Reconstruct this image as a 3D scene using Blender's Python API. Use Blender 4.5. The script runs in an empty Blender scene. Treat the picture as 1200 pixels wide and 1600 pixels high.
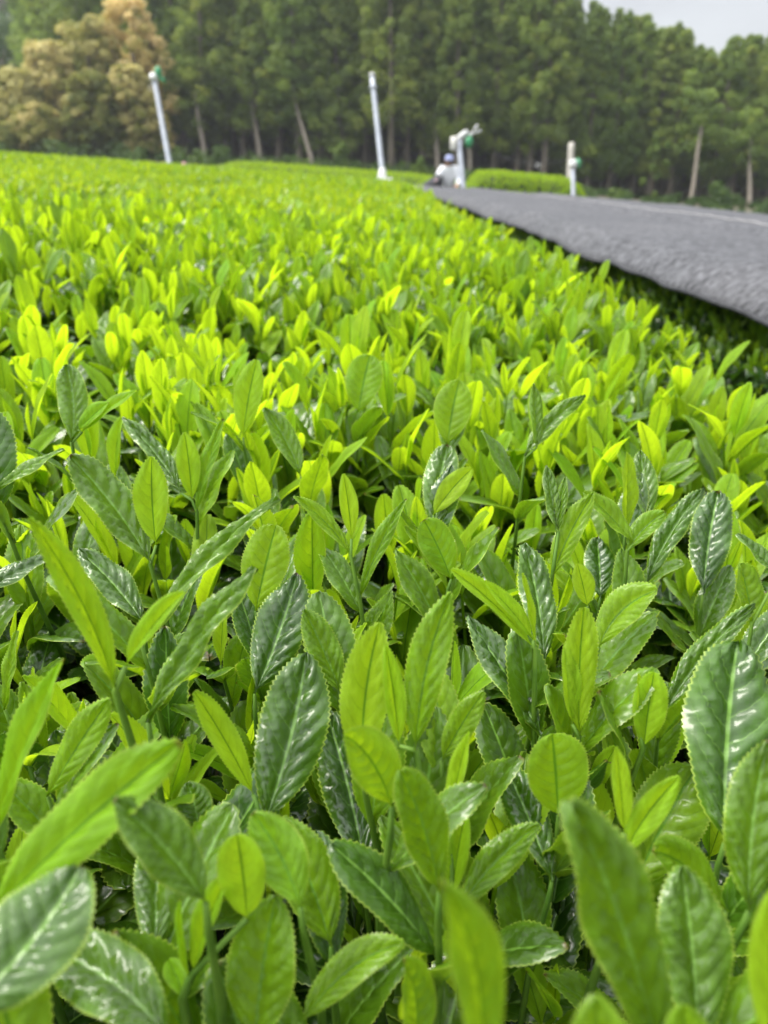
import bpy, math, random
import numpy as np
from mathutils import Vector, Matrix

# ------------------------------------------------------------------ scene, camera, light
scn = bpy.context.scene
PI = math.pi
CAMZ = 1.07
PITCH = math.radians(23.8)
FPX = 1200.0                      # focal length in pixels of the 1200 x 1600 frame
cam_d = bpy.data.cameras.new("camera")
cam = bpy.data.objects.new("camera", cam_d)
scn.collection.objects.link(cam)
cam.location = (0, 0, CAMZ)
cam.rotation_euler = (PI / 2 - PITCH, 0, 0)
cam_d.sensor_fit = 'VERTICAL'
cam_d.sensor_height = 36
cam_d.lens = 27
cam_d.clip_start = 0.01
cam_d.clip_end = 2000
cam_d.dof.use_dof = True
cam_d.dof.focus_distance = 0.40
cam_d.dof.aperture_fstop = 9.5
scn.camera = cam
scn.render.engine = 'CYCLES'
scn.cycles.use_denoising = True
scn.cycles.max_bounces = 8
scn.cycles.diffuse_bounces = 4
scn.cycles.glossy_bounces = 3
scn.cycles.transmission_bounces = 5
scn.cycles.transparent_max_bounces = 4
scn.cycles.sample_clamp_indirect = 6
scn.view_settings.view_transform = 'Standard'
scn.view_settings.look = 'None'
scn.view_settings.gamma = 1
scn.view_settings.exposure = 0.95

SUN_EL, SUN_AZ = math.radians(60), math.radians(-80)     # azimuth from +Y (away from the camera) towards +X
world = bpy.data.worlds.new("World")
scn.world = world
world.use_nodes = True
wn, wl = world.node_tree.nodes, world.node_tree.links
wn.clear()
w_out = wn.new('ShaderNodeOutputWorld')
sky = wn.new('ShaderNodeTexSky')
sky.sky_type = 'NISHITA'
sky.sun_disc = False
sky.sun_elevation = SUN_EL
sky.sun_rotation = SUN_AZ
sky.air_density = 1.2
sky.dust_density = 3
b1 = wn.new('ShaderNodeBackground'); b1.inputs[1].default_value = 0.10
wl.new(sky.outputs[0], b1.inputs[0])
b2 = wn.new('ShaderNodeBackground')                       # the cloud deck
tc = wn.new('ShaderNodeTexCoord')
nz = wn.new('ShaderNodeTexNoise'); nz.inputs['Scale'].default_value = 2.6; nz.inputs['Detail'].default_value = 5
mp = wn.new('ShaderNodeMapping'); mp.inputs['Scale'].default_value = (1, 1, 3.2)
wl.new(tc.outputs['Generated'], mp.inputs[0]); wl.new(mp.outputs[0], nz.inputs['Vector'])
cr = wn.new('ShaderNodeValToRGB')
cr.color_ramp.elements[0].position = 0.3; cr.color_ramp.elements[0].color = (0.50, 0.52, 0.56, 1)
cr.color_ramp.elements[1].position = 0.66; cr.color_ramp.elements[1].color = (0.84, 0.86, 0.88, 1)
wl.new(nz.outputs[0], cr.inputs[0]); wl.new(cr.outputs[0], b2.inputs[0])
# the deck is thinnest and brightest round the veiled sun
dp = wn.new('ShaderNodeVectorMath'); dp.operation = 'DOT_PRODUCT'
wl.new(tc.outputs['Generated'], dp.inputs[0])
dp.inputs[1].default_value = (math.sin(SUN_AZ) * math.cos(SUN_EL), math.cos(SUN_AZ) * math.cos(SUN_EL), math.sin(SUN_EL))
gl = wn.new('ShaderNodeMapRange'); gl.interpolation_type = 'SMOOTHSTEP'
gl.inputs[1].default_value = 0.12; gl.inputs[2].default_value = 1.0; gl.inputs[3].default_value = 0.54; gl.inputs[4].default_value = 3.4
wl.new(dp.outputs['Value'], gl.inputs[0]); wl.new(gl.outputs[0], b2.inputs[1])
cov = wn.new('ShaderNodeMapRange'); cov.inputs[1].default_value = 0.35; cov.inputs[2].default_value = 0.6
cov.inputs[3].default_value = 0.97; cov.inputs[4].default_value = 0.82
wl.new(nz.outputs[0], cov.inputs[0])
ms = wn.new('ShaderNodeMixShader')
wl.new(cov.outputs[0], ms.inputs[0]); wl.new(b1.outputs[0], ms.inputs[1]); wl.new(b2.outputs[0], ms.inputs[2])
wl.new(ms.outputs[0], w_out.inputs[0])

sun_d = bpy.data.lights.new("sun", 'SUN')
sun_d.energy = 2.0
sun_d.angle = math.radians(22)
sun_d.color = (1.0, 0.95, 0.86)
sun = bpy.data.objects.new("sun", sun_d)
scn.collection.objects.link(sun)
sdir = Vector((math.sin(SUN_AZ) * math.cos(SUN_EL), math.cos(SUN_AZ) * math.cos(SUN_EL), math.sin(SUN_EL)))
sun.rotation_euler = sdir.to_track_quat('Z', 'Y').to_euler()

# ------------------------------------------------------------------ terrain
def sstep(a, b, x):
    t = np.clip((np.asarray(x, float) - a) / (b - a), 0, 1)
    return t * t * (3 - 2 * t)
def ground(x, y):
    x = np.asarray(x, float); y = np.asarray(y, float)
    xx = 34 * np.tanh(x / 34)
    z = -0.068 * xx - 0.003 * np.clip(y - 9, 0, 14) + 0.30 * sstep(22, 34, y)
    z = z - .0025 * np.clip(x - 1.5, 0, 12) ** 2
    z = z + 0.75 * sstep(27, 46, y) + 0.16 * np.maximum(y - 54, 0) * (1 - sstep(60, 260, y) * .5)
    z = z + 0.42 * np.maximum(y - 70, 0) * sstep(5, -45, x) * (1 - sstep(100, 300, y) * .6)
    return z
CAN = 0.80                                # clipped height of the tea rows
def P(px, py, d):                         # point seen at (px,py) of the photograph at depth d along the optical axis
    X = (px - 600) / FPX; Y = (800 - py) / FPX
    c, s = math.cos(PITCH), math.sin(PITCH)
    return np.array([d * X, d * (c + Y * s), CAMZ + d * (-s + Y * c)])
def proj(Q):
    Q = np.atleast_2d(Q); c, s = math.cos(PITCH), math.sin(PITCH)
    z = Q[:, 2] - CAMZ
    d = Q[:, 1] * c - z * s
    up = Q[:, 1] * s + z * c
    d = np.where(np.abs(d) < 1e-4, 1e-4, d)
    return 600 + FPX * Q[:, 0] / d, 800 - FPX * up / d, d

# ------------------------------------------------------------------ mesh helpers
def build(name, V, F, mat, parent=None, origin=None, attrs=None, uv=None, smooth=True, matidx=None, mats=None):
    """V in world coordinates; origin = world place of the object's own zero point"""
    V = np.asarray(V, np.float32)
    po = np.array(parent['_o']) if parent is not None else np.zeros(3)
    o_ = np.array(origin, float) if origin is not None else po
    me = bpy.data.meshes.new(name)
    Vl = V - o_.astype(np.float32)
    me.vertices.add(len(Vl)); me.vertices.foreach_set('co', np.ascontiguousarray(Vl, np.float32).ravel())
    if isinstance(F, np.ndarray):
        k = F.shape[1]; n = len(F)
        me.loops.add(n * k); me.loops.foreach_set('vertex_index', F.astype(np.int32).ravel())
        me.polygons.add(n)
        me.polygons.foreach_set('loop_start', np.arange(0, n * k, k, dtype=np.int32))
        li = F.ravel()
    else:
        n = len(F); ln = np.array([len(f) for f in F], np.int32)
        li = np.concatenate([np.asarray(f) for f in F]).astype(np.int32)
        me.loops.add(len(li)); me.loops.foreach_set('vertex_index', li)
        me.polygons.add(n)
        me.polygons.foreach_set('loop_start', np.concatenate([[0], np.cumsum(ln)[:-1]]).astype(np.int32))
    me.polygons.foreach_set('use_smooth', np.full(n, smooth, bool))
    if matidx is not None:
        me.polygons.foreach_set('material_index', np.asarray(matidx, np.int32))
    if uv is not None:
        l = me.uv_layers.new(name='UVMap')
        l.uv.foreach_set('vector', np.ascontiguousarray(uv[li], np.float32).ravel())
    for k_, a in (attrs or {}).items():
        at = me.attributes.new(k_, 'FLOAT', 'POINT')
        at.data.foreach_set('value', np.ascontiguousarray(a, np.float32))
    me.update(calc_edges=True)
    for m in (mats or [mat]):
        me.materials.append(m)
    o = bpy.data.objects.new(name, me)
    scn.collection.objects.link(o)
    if parent is not None:
        o.parent = parent
    o.location = o_ - po
    o['_o'] = [float(q) for q in o_]
    return o
def tag(o, label=None, cat=None, group=None, kind=None):
    if label: o['label'] = label
    if cat: o['category'] = cat
    if group: o['group'] = group
    if kind: o['kind'] = kind
    return o
def empty(name, loc, **kw):
    o = bpy.data.objects.new(name, None)
    scn.collection.objects.link(o)
    o.location = loc; o.empty_display_size = 0.1
    o['_o'] = [float(q) for q in loc]
    return tag(o, **kw)
def nrm(a):
    a = np.asarray(a, float)
    return a / (np.linalg.norm(a, axis=-1, keepdims=True) + 1e-12)

class Geo:
    def __init__(s): s.V = []; s.F = []; s.n = 0
    def add(s, V, F):
        V = np.asarray(V, float); s.V.append(V); s.F += [[int(i) + s.n for i in f] for f in F]; s.n += len(V); return s
    def tube(s, pts, rad, k=8, cap=True):
        pts = np.asarray(pts, float); m = len(pts)
        rad = np.full(m, rad) if np.isscalar(rad) else np.asarray(rad, float)
        T = np.gradient(pts, axis=0); T = nrm(T)
        ref = np.array([1.0, 0, 0]) if abs(T[0][0]) < .8 else np.array([0, 1.0, 0])
        V = []
        for i in range(m):
            a = nrm(np.cross(T[i], ref)); b = np.cross(T[i], a)
            th = np.arange(k) * 2 * PI / k
            V.append(pts[i] + rad[i] * (np.cos(th)[:, None] * a + np.sin(th)[:, None] * b))
        V = np.concatenate(V); F = []
        for i in range(m - 1):
            for j in range(k):
                F.append([i * k + j, i * k + (j + 1) % k, (i + 1) * k + (j + 1) % k, (i + 1) * k + j])
        if cap:
            F.append(list(range(k))[::-1]); F.append([(m - 1) * k + j for j in range(k)])
        return s.add(V, F)
    def box(s, c, size, rot=None, bev=0.12):
        bm_V = []
        sx, sy, sz = [q / 2 for q in size]; b = min(sx, sy, sz) * bev * 2
        for z, i in ((-sz, b), (-sz + b, 0), (sz - b, 0), (sz, b)):
            for x, y in ((-1, -1), (1, -1), (1, 1), (-1, 1)):
                bm_V.append((x * (sx - i), y * (sy - i), z))
        V = np.array(bm_V); F = [[3, 2, 1, 0], [12, 13, 14, 15]]
        for l in range(3):
            for j in range(4):
                F.append([l * 4 + j, l * 4 + (j + 1) % 4, l * 4 + 4 + (j + 1) % 4, l * 4 + 4 + j])
        if rot is not None: V = V @ np.array(rot).T
        return s.add(V + np.asarray(c, float), F)
    def ball(s, c, r, n=12, m=8, rot=None):
        r = np.full(3, r) if np.isscalar(r) else np.asarray(r, float)
        V = [(0, 0, -1)]
        for i in range(1, m):
            a = -PI / 2 + PI * i / m
            for j in range(n):
                t = 2 * PI * j / n; V.append((math.cos(a) * math.cos(t), math.cos(a) * math.sin(t), math.sin(a)))
        V.append((0, 0, 1)); F = []
        for j in range(n):
            F.append([0, 1 + (j + 1) % n, 1 + j]); F.append([len(V) - 1, 1 + (m - 2) * n + j, 1 + (m - 2) * n + (j + 1) % n])
        for i in range(m - 2):
            for j in range(n):
                F.append([1 + i * n + j, 1 + i * n + (j + 1) % n, 1 + (i + 1) * n + (j + 1) % n, 1 + (i + 1) * n + j])
        V = np.array(V) * r
        if rot is not None: V = V @ np.array(rot).T
        return s.add(V + np.asarray(c, float), F)
    def build(s, name, mat, parent=None, origin=None, smooth=True):
        return build(name, np.concatenate(s.V), s.F, mat, parent, origin, smooth=smooth)

# ------------------------------------------------------------------ materials
class NT:
    def __init__(s, name):
        s.m = bpy.data.materials.new(name); s.m.use_nodes = True
        s.t = s.m.node_tree; s.t.nodes.clear()
        s.out = s.t.nodes.new('ShaderNodeOutputMaterial')
    def n(s, typ, ins=None, **kw):
        nd = s.t.nodes.new(typ)
        for k, v in kw.items(): setattr(nd, k, v)
        for k, v in (ins or {}).items():
            if isinstance(v, bpy.types.NodeSocket): s.t.links.new(v, nd.inputs[k])
            else: nd.inputs[k].default_value = v
        return nd
    def math(s, op, a, b=0.0, c=0.0, clamp=False):
        nd = s.t.nodes.new('ShaderNodeMath'); nd.operation = op; nd.use_clamp = clamp
        for i, v in enumerate((a, b, c)):
            if isinstance(v, bpy.types.NodeSocket): s.t.links.new(v, nd.inputs[i])
            else: nd.inputs[i].default_value = v
        return nd.outputs[0]
    def mix(s, f, a, b, mode='MIX'):
        nd = s.t.nodes.new('ShaderNodeMix'); nd.data_type = 'RGBA'; nd.blend_type = mode
        for i, v in ((0, f), (6, a), (7, b)):
            if isinstance(v, bpy.types.NodeSocket): s.t.links.new(v, nd.inputs[i])
            else: nd.inputs[i].default_value = (v if i == 0 else (*v, 1) if len(v) == 3 else v)
        return nd.outputs[2]
    def remap(s, v, a, b, c=0.0, d=1.0, smooth=False):
        nd = s.t.nodes.new('ShaderNodeMapRange')
        if smooth: nd.interpolation_type = 'SMOOTHSTEP'
        s.t.links.new(v, nd.inputs[0])
        for i, q in enumerate((a, b, c, d)): nd.inputs[i + 1].default_value = q
        return nd.outputs[0]
    def attr(s, name): return s.n('ShaderNodeAttribute', attribute_name=name).outputs['Fac']
    def noise(s, scale, detail=3, vec=None, rough=.5):
        ins = {'Scale': scale, 'Detail': detail, 'Roughness': rough}
        if vec is not None: ins['Vector'] = vec
        return s.n('ShaderNodeTexNoise', ins).outputs[0]
    def end(s, sh): s.t.links.new(sh, s.out.inputs[0]); return s.m

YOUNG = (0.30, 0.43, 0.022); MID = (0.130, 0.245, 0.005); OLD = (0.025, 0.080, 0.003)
def leaf_material(name, detail=True):
    t = NT(name)
    age = t.attr('age'); rnd = t.attr('rnd')
    y2 = t.mix(rnd, YOUNG, (0.19, 0.42, 0.014))
    m2 = t.mix(rnd, MID, (0.095, 0.185, 0.007))
    o2 = t.mix(rnd, OLD, (0.022, 0.064, 0.006))
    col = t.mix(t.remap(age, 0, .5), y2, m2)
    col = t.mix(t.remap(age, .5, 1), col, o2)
    y3 = t.mix(t.remap(age, .0, .55), (0.56, 0.76, 0.014) if detail else (0.43, 0.53, 0.020), (0.29, 0.47, 0.006))
    tcol = t.mix(t.remap(age, .5, 1), y3, (0.090, 0.24, 0.006))
    rough = t.remap(age, 0, 1, .45, .38)
    geo = t.n('ShaderNodeNewGeometry')
    bumpn = None
    if detail:
        uv = t.n('ShaderNodeUVMap').outputs[0]
        sp = t.n('ShaderNodeSeparateXYZ', {0: uv})
        u = t.math('MULTIPLY_ADD', sp.outputs[0], 2, -1)
        au = t.math('ABSOLUTE', u); v = sp.outputs[1]
        crd = t.n('ShaderNodeCombineXYZ', {0: t.math('MULTIPLY', u, .45), 1: v, 2: t.math('MULTIPLY', rnd, 37.0)}).outputs[0]
        nse = t.noise(5, 3, crd)
        fine = t.noise(26, 3, crd)
        w = t.math('MULTIPLY_ADD', v, 7.5, t.math('MULTIPLY', t.math('POWER', au, 1.6), -1.9))
        w = t.math('ADD', w, t.math('MULTIPLY', t.math('SUBTRACT', nse, .5), .45))
        w = t.math('ADD', w, t.math('MULTIPLY', t.math('GREATER_THAN', u, 0.0), .5))
        sn = t.math('ABSOLUTE', t.math('SINE', t.math('MULTIPLY', w, PI)))
        edge = t.math('SUBTRACT', 1.0, t.math('POWER', au, 5))
        puck = t.math('MULTIPLY', t.math('POWER', sn, .6), edge)
        mid = t.math('SUBTRACT', 1.0, t.remap(au, .02, .075, smooth=True))
        vein = t.math('MULTIPLY', t.math('SUBTRACT', 1.0, t.remap(sn, .04, .22, smooth=True)), edge)
        vein = t.math('MULTIPLY', vein, t.remap(au, .75, .98, 1, 0))
        # midrib and veins: pale on old leaves, darkened on new ones, backlight painted into the colour
        vc = t.mix(t.remap(age, .42, .62), (0.10, 0.26, 0.01), (0.22, 0.42, 0.06))
        col = t.mix(t.math('MULTIPLY', vein, t.remap(age, 0, 1, .10, .30)), col, vc)
        col = t.mix(t.math('MULTIPLY', mid, .8), col, vc)
        tm = t.math('MAXIMUM', t.math('MULTIPLY', mid, .75), t.math('MULTIPLY', vein, .22))
        tcol = t.mix(tm, tcol, (0.05, 0.16, 0.008))
        rim = t.remap(au, .93, 1.0, smooth=True)  # light caught on the toothed edge, painted into the leaf colour
        col = t.mix(t.math('MULTIPLY', rim, .85), col, (0.42, 0.52, 0.08))
        tcol = t.mix(t.math('MULTIPLY', rim, .6), tcol, (0.55, 0.66, 0.05))
        tipb = t.math('MULTIPLY', t.remap(v, .975, 1.0), t.math('GREATER_THAN', rnd, .72))
        col = t.mix(t.math('MULTIPLY', tipb, .8), col, (0.16, 0.07, 0.02))
        tcol = t.mix(t.math('MULTIPLY', tipb, .8), tcol, (0.20, 0.09, 0.01))
        blot = t.math('MULTIPLY', t.remap(nse, .35, .7, .74, 1.22), t.remap(fine, .3, .7, .90, 1.08))
        col = t.mix(t.math('MULTIPLY', t.remap(t.noise(60, 2, crd), .70, .76), t.math('GREATER_THAN', rnd, .6)), col, (0.10, 0.085, 0.02))
        col = t.mix(t.math('MULTIPLY', t.math('POWER', au, 3), .22), col, (0.20, 0.40, 0.02))
        col = t.mix(1.0, col, t.n('ShaderNodeCombineColor', {0: blot, 1: blot, 2: blot}).outputs[0], 'MULTIPLY')
        h = t.math('MULTIPLY', puck, t.remap(age, .1, .9, .15, .9))
        h = t.math('SUBTRACT', h, t.math('MULTIPLY', mid, .35))
        h = t.math('ADD', h, t.math('MULTIPLY', fine, .13))
        h = t.math('ADD', h, t.math('MULTIPLY', nse, .2))
        bp = t.n('ShaderNodeBump', {'Height': h, 'Strength': 0.55, 'Distance': 0.0008})
        bumpn = bp.outputs[0]
    # underside: paler and matt
    bf = geo.outputs['Backfacing']
    colb = t.mix(t.remap(age, .3, 1, .1, .45), col, (0.14, 0.25, 0.06))
    col = t.mix(bf, col, colb)
    rough = t.math('ADD', rough, t.math('MULTIPLY', bf, .22))
    ins = {'Base Color': col, 'Roughness': rough, 'Specular IOR Level': t.remap(age, 0, 1, .16, .22), 'Coat Weight': t.math('MULTIPLY', t.remap(age, .2, .7, .0, .80) if detail else t.remap(age, .1, .8, .05, 1.0), t.math('MULTIPLY_ADD', bf, -.8, 1.0)), 'Coat Roughness': .17 if detail else .27}
    if bumpn: ins['Normal'] = bumpn
    pr = t.n('ShaderNodeBsdfPrincipled', ins)
    tr = t.n('ShaderNodeBsdfTranslucent', {'Color': tcol})
    if bumpn: t.t.links.new(bumpn, tr.inputs['Normal'])
    mx = t.n('ShaderNodeMixShader', {0: t.remap(age, 0, 1, .60, .26) if detail else t.remap(age, 0, 1, .50, .25), 1: pr.outputs[0], 2: tr.outputs[0]})
    return t.end(mx.outputs[0])
M_LEAF = leaf_material('tea_leaf')
M_LEAF_FAR = leaf_material('tea_leaf_far', False)

def simple(name, c1, c2, scale=5, rough=.7, bump=0.0, spec=.4, detail=4, stretch=None, metal=0.0):
    t = NT(name)
    vec = t.n('ShaderNodeTexCoord').outputs['Object']
    if stretch: vec = t.n('ShaderNodeMapping', {'Vector': vec, 'Scale': stretch}).outputs[0]
    nse = t.noise(scale, detail, vec)
    col = t.mix(t.remap(nse, .3, .7), c1, c2)
    ins = {'Base Color': col, 'Roughness': rough, 'Specular IOR Level': spec, 'Metallic': metal}
    if bump: ins['Normal'] = t.n('ShaderNodeBump', {'Height': nse, 'Strength': .6, 'Distance': bump}).outputs[0]
    return t.end(t.n('ShaderNodeBsdfPrincipled', ins).outputs[0])
M_STEM = simple('green_stem', (0.05, 0.12, 0.010), (0.11, 0.20, 0.02), 60, .6, spec=.25)
M_TWIG = simple('brown_twig', (0.10, 0.075, 0.05), (0.22, 0.18, 0.13), 80, .8, .001)
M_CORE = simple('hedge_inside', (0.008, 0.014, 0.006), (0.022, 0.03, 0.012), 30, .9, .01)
M_DRY = simple('dry_leaf', (0.16, 0.10, 0.045), (0.30, 0.20, 0.09), 40, .7)
M_SOIL = simple('soil', (0.06, 0.05, 0.035), (0.13, 0.10, 0.07), 3, .95, .03)
M_BARK = simple('cedar_bark', (0.10, 0.083, 0.064), (0.22, 0.185, 0.14), 3, .9, .03, stretch=(3, 3, .5))
M_BARKP = simple('pale_bark', (0.13, 0.11, 0.085), (0.25, 0.215, 0.17), 3, .9, .03, stretch=(3, 3, .5))
M_POLE = simple('galvanised_steel', (0.34, 0.36, 0.40), (0.44, 0.46, 0.51), 6, .45, spec=.5, metal=.25)
M_CONC = simple('weathered_wood_post', (0.28, 0.26, 0.22), (0.40, 0.38, 0.33), 8, .85, stretch=(4, 4, .6))
M_WHITE = simple('white_plastic', (0.50, 0.50, 0.48), (0.62, 0.62, 0.60), 9, .5)
M_CREAM = simple('cream_box', (0.62, 0.60, 0.54), (0.70, 0.68, 0.62), 9, .5)
M_GREEN = simple('green_motor', (0.03, 0.22, 0.09), (0.06, 0.30, 0.13), 12, .4)
M_PINK = simple('pink_cloth', (0.72, 0.35, 0.40), (0.80, 0.48, 0.50), 12, .8)
M_BLACKCLOTH = simple('black_netting', (0.018, 0.018, 0.02), (0.04, 0.04, 0.045), 30, .8, .01)

def foliage_material(name, stops, tr=(0.10, 0.18, 0.02), trf=.3, rough=.6):
    t = NT(name)
    rnd = t.attr('rnd')
    cr_ = t.n('ShaderNodeValToRGB', {0: rnd})
    el = cr_.color_ramp.elements
    while len(el) < len(stops): el.new(.5)
    for e, (p, c) in zip(el, stops): e.position = p; e.color = (*c, 1)
    oi = t.n('ShaderNodeObjectInfo').outputs['Random']
    k = t.remap(oi, 0, 1, .78, 1.22)
    col = t.mix(1.0, cr_.outputs[0], t.n('ShaderNodeCombineColor', {0: k, 1: t.math('POWER', k, .6), 2: k}).outputs[0], 'MULTIPLY')
    pr = t.n('ShaderNodeBsdfPrincipled', {'Base Color': col, 'Roughness': rough, 'Specular IOR Level': .25})
    tb = t.n('ShaderNodeBsdfTranslucent', {'Color': t.mix(.5, col, tr)})
    return t.end(t.n('ShaderNodeMixShader', {0: trf, 1: pr.outputs[0], 2: tb.outputs[0]}).outputs[0])
M_CEDAR = foliage_material('cedar_foliage', [(0, (0.095, 0.14, 0.036)), (.45, (0.17, 0.235, 0.045)), (.8, (0.27, 0.34, 0.055)), (1, (0.38, 0.42, 0.07))], (0.25, 0.38, 0.04), .45)
M_GOLD = foliage_material('golden_foliage', [(0, (0.075, 0.10, 0.022)), (.35, (0.25, 0.28, 0.055)), (.6, (0.50, 0.43, 0.15)), (1, (0.78, 0.68, 0.32))], (0.5, 0.42, 0.08), .4)
M_HILL = foliage_material('hill_foliage', [(0, (0.05, 0.09, 0.035)), (.6, (0.08, 0.135, 0.045)), (1, (0.13, 0.19, 0.06))])
M_UNDER = foliage_material('undergrowth_foliage', [(0, (0.025, 0.055, 0.010)), (.6, (0.06, 0.11, 0.016)), (1, (0.17, 0.24, 0.03))])
# ------------------------------------------------------------------ tea leaves
def leaf_grid(nu, nv):
    u = np.linspace(-1, 1, 2 * nu + 1); v = np.linspace(0, 1, nv + 1)
    U, W = np.meshgrid(u, v)
    k = 2 * nu + 1
    F = []
    for i in range(nv):
        a = i * k + np.arange(k - 1)
        F.append(np.stack([a, a + 1, a + k + 1, a + k], 1))
    return U.ravel(), W.ravel(), np.concatenate(F)
GRIDS = {}
def grid(nu, nv):
    if (nu, nv) not in GRIDS: GRIDS[(nu, nv)] = leaf_grid(nu, nv)
    return GRIDS[(nu, nv)]
def outline(v, blunt):
    a = 1.0 - .2 * blunt; b = 1.02 - .60 * blunt
    s = np.power(np.clip(v, 0, 1), a) * np.power(np.clip(1 - v, 0, 1), b)
    vm = a / (a + b)
    return (s / (vm ** a * (1 - vm) ** b)) ** (.92 - .1 * blunt)
def leaf(base, ctrl, tip, nref, width, age, rng, nu=4, nv=44, blunt=.5, fold=.25, puck=1.0, wave=1.0, teeth=True, twist=0.0):
    """world-space leaf blade along the curve base-ctrl-tip; nref = direction its upper face looks"""
    U, Vv, F = grid(nu, nv)
    base, ctrl, tip = [np.asarray(q, float) for q in (base, ctrl, tip)]
    t = Vv[:, None]
    C = (1 - t) ** 2 * base + 2 * t * (1 - t) * ctrl + t * t * tip
    T = nrm(2 * (1 - t) * (ctrl - base) + 2 * t * (tip - ctrl))
    n0 = np.broadcast_to(nrm(nref), C.shape)
    N = nrm(n0 - (n0 * T).sum(1, keepdims=True) * T)
    B = np.cross(T, N)
    if twist:
        an = (twist * (Vv - .4))[:, None]
        N, B = N * np.cos(an) + B * np.sin(an), B * np.cos(an) - N * np.sin(an)
    L = np.linalg.norm(tip - base)
    lam = np.clip((Vv - .04) / .96, 0, 1)
    w = np.where(Vv < .04, 0.03, np.maximum(outline(lam, blunt), .02)) * width / 2
    sh = np.zeros_like(w)
    au = np.abs(U)
    if teeth:
        row = np.round(Vv * nv).astype(int)
        em = (au > .99) & (Vv > .1)
        odd = (row % 2 == 1)
        w = np.where(em & odd, w + .020 * width + .0004, w)
        sh = np.where(em & odd, .008 * L, 0)
    A = L * .026 * puck * (1 + .25 * np.sin(Vv * 6.1 + 4 * U + rng.uniform(0, 6)) + .12 * np.sin(Vv * 17 - 5 * U + rng.uniform(0, 6)))
    ph = 1.9 * au ** 1.6
    ww = Vv * 7.5 - ph + (U > 0) * .5
    p = np.abs(np.sin(PI * ww)) ** .85 * (1 - au ** 4) * np.clip(au * 4, 0, 1) * A
    wav = np.sin(Vv * rng.uniform(9, 15) + rng.uniform(0, 6) + (U > 0) * rng.uniform(0, 3)) * au ** 3 * L * .018 * wave
    f = fold * au * w - (fold * .45) * au ** 3 * w
    Q = C + B * (U * w * math.cos(min(fold, 1.2) * .7))[:, None] + N * (f + p + wav)[:, None] + T * sh[:, None]
    uv = np.stack([U * .5 + .5, Vv], 1)
    return Q, F, uv
class Leaves:
    """many blades gathered into one mesh"""
    def __init__(s): s.V = []; s.F = []; s.uv = []; s.age = []; s.rnd = []; s.n = 0
    def add(s, Q, F, uv, age, rnd):
        s.V.append(Q); s.F.append(F + s.n); s.uv.append(uv)
        s.age.append(np.broadcast_to(age, len(Q)).astype(np.float32)); s.rnd.append(np.broadcast_to(rnd, len(Q)).astype(np.float32)); s.n += len(Q)
    def arrays(s): return np.concatenate(s.V), np.concatenate(s.F), np.concatenate(s.uv), np.concatenate(s.age), np.concatenate(s.rnd)
    def build(s, name, mat, parent, **kw):
        V, F, uv, age, rnd = s.arrays()
        return build(name, V, F, mat, parent, attrs={'age': age, 'rnd': rnd}, uv=uv, **kw)
def tube_q(pts, rad, k=5):
    g = Geo().tube(pts, rad, k, cap=False)
    V = np.concatenate(g.V); F = np.array(g.F)
    return V, F

def shoot_spec(rng, full=True):
    """leaves of a tea shoot standing on the origin, along +z: list of (base, ctrl, tip, nref, width, age, blunt, fold)"""
    h = rng.uniform(.06, .115)
    lean = np.array([rng.normal(0, .10), rng.normal(0, .10), 0])
    top = np.array([0, 0, h]) + lean * h
    out = []
    n = rng.integers(4, 6) if full else 4
    a0 = rng.uniform(0, 2 * PI)
    for i in range(n):
        f = i / (n - 1)                                   # 0 lowest, 1 top
        b = np.array([0, 0, h * (.12 + .86 * f)]) + lean * h * f
        az = a0 + i * 2.4 + rng.normal(0, .3)
        el = math.radians(32 + 40 * f + rng.normal(0, 10))
        L = (.086 - .034 * f) * rng.uniform(.82, 1.15)
        W = L * rng.uniform(.31, .42) * (1 - .12 * f)
        d = np.array([math.cos(az) * math.cos(el), math.sin(az) * math.cos(el), math.sin(el)])
        r = np.array([math.cos(az), math.sin(az), 0])
        tip = b + d * L + r * L * rng.uniform(-.02, .16) - np.array([0, 0, L * rng.uniform(-.02, .12)])
        ctrl = b + nrm(d + np.array([0, 0, .35])) * L * .5
        nref = -r + np.array([0, 0, .7])
        age = float(np.clip(1.02 - .98 * f + rng.normal(0, .13), .0, 1))
        out.append((b, ctrl, tip, nref, W, age, rng.uniform(.0, .75), rng.uniform(.15, .55) + .3 * f * rng.random()))
    # the rolled bud
    b = top; L = rng.uniform(.026, .044)
    d = nrm(np.array([rng.normal(0, .2), rng.normal(0, .2), 1]))
    out.append((b, b + d * L * .5, b + d * L, nrm(np.array([rng.normal(), rng.normal(), .1])), L * .24, 0.0, .1, 1.1))
    stem = np.stack([np.array([0, 0, -.09]), np.array([0, 0, 0]) - lean * .01, top * np.array([.5, .5, .5]), top])
    return out, stem

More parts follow.
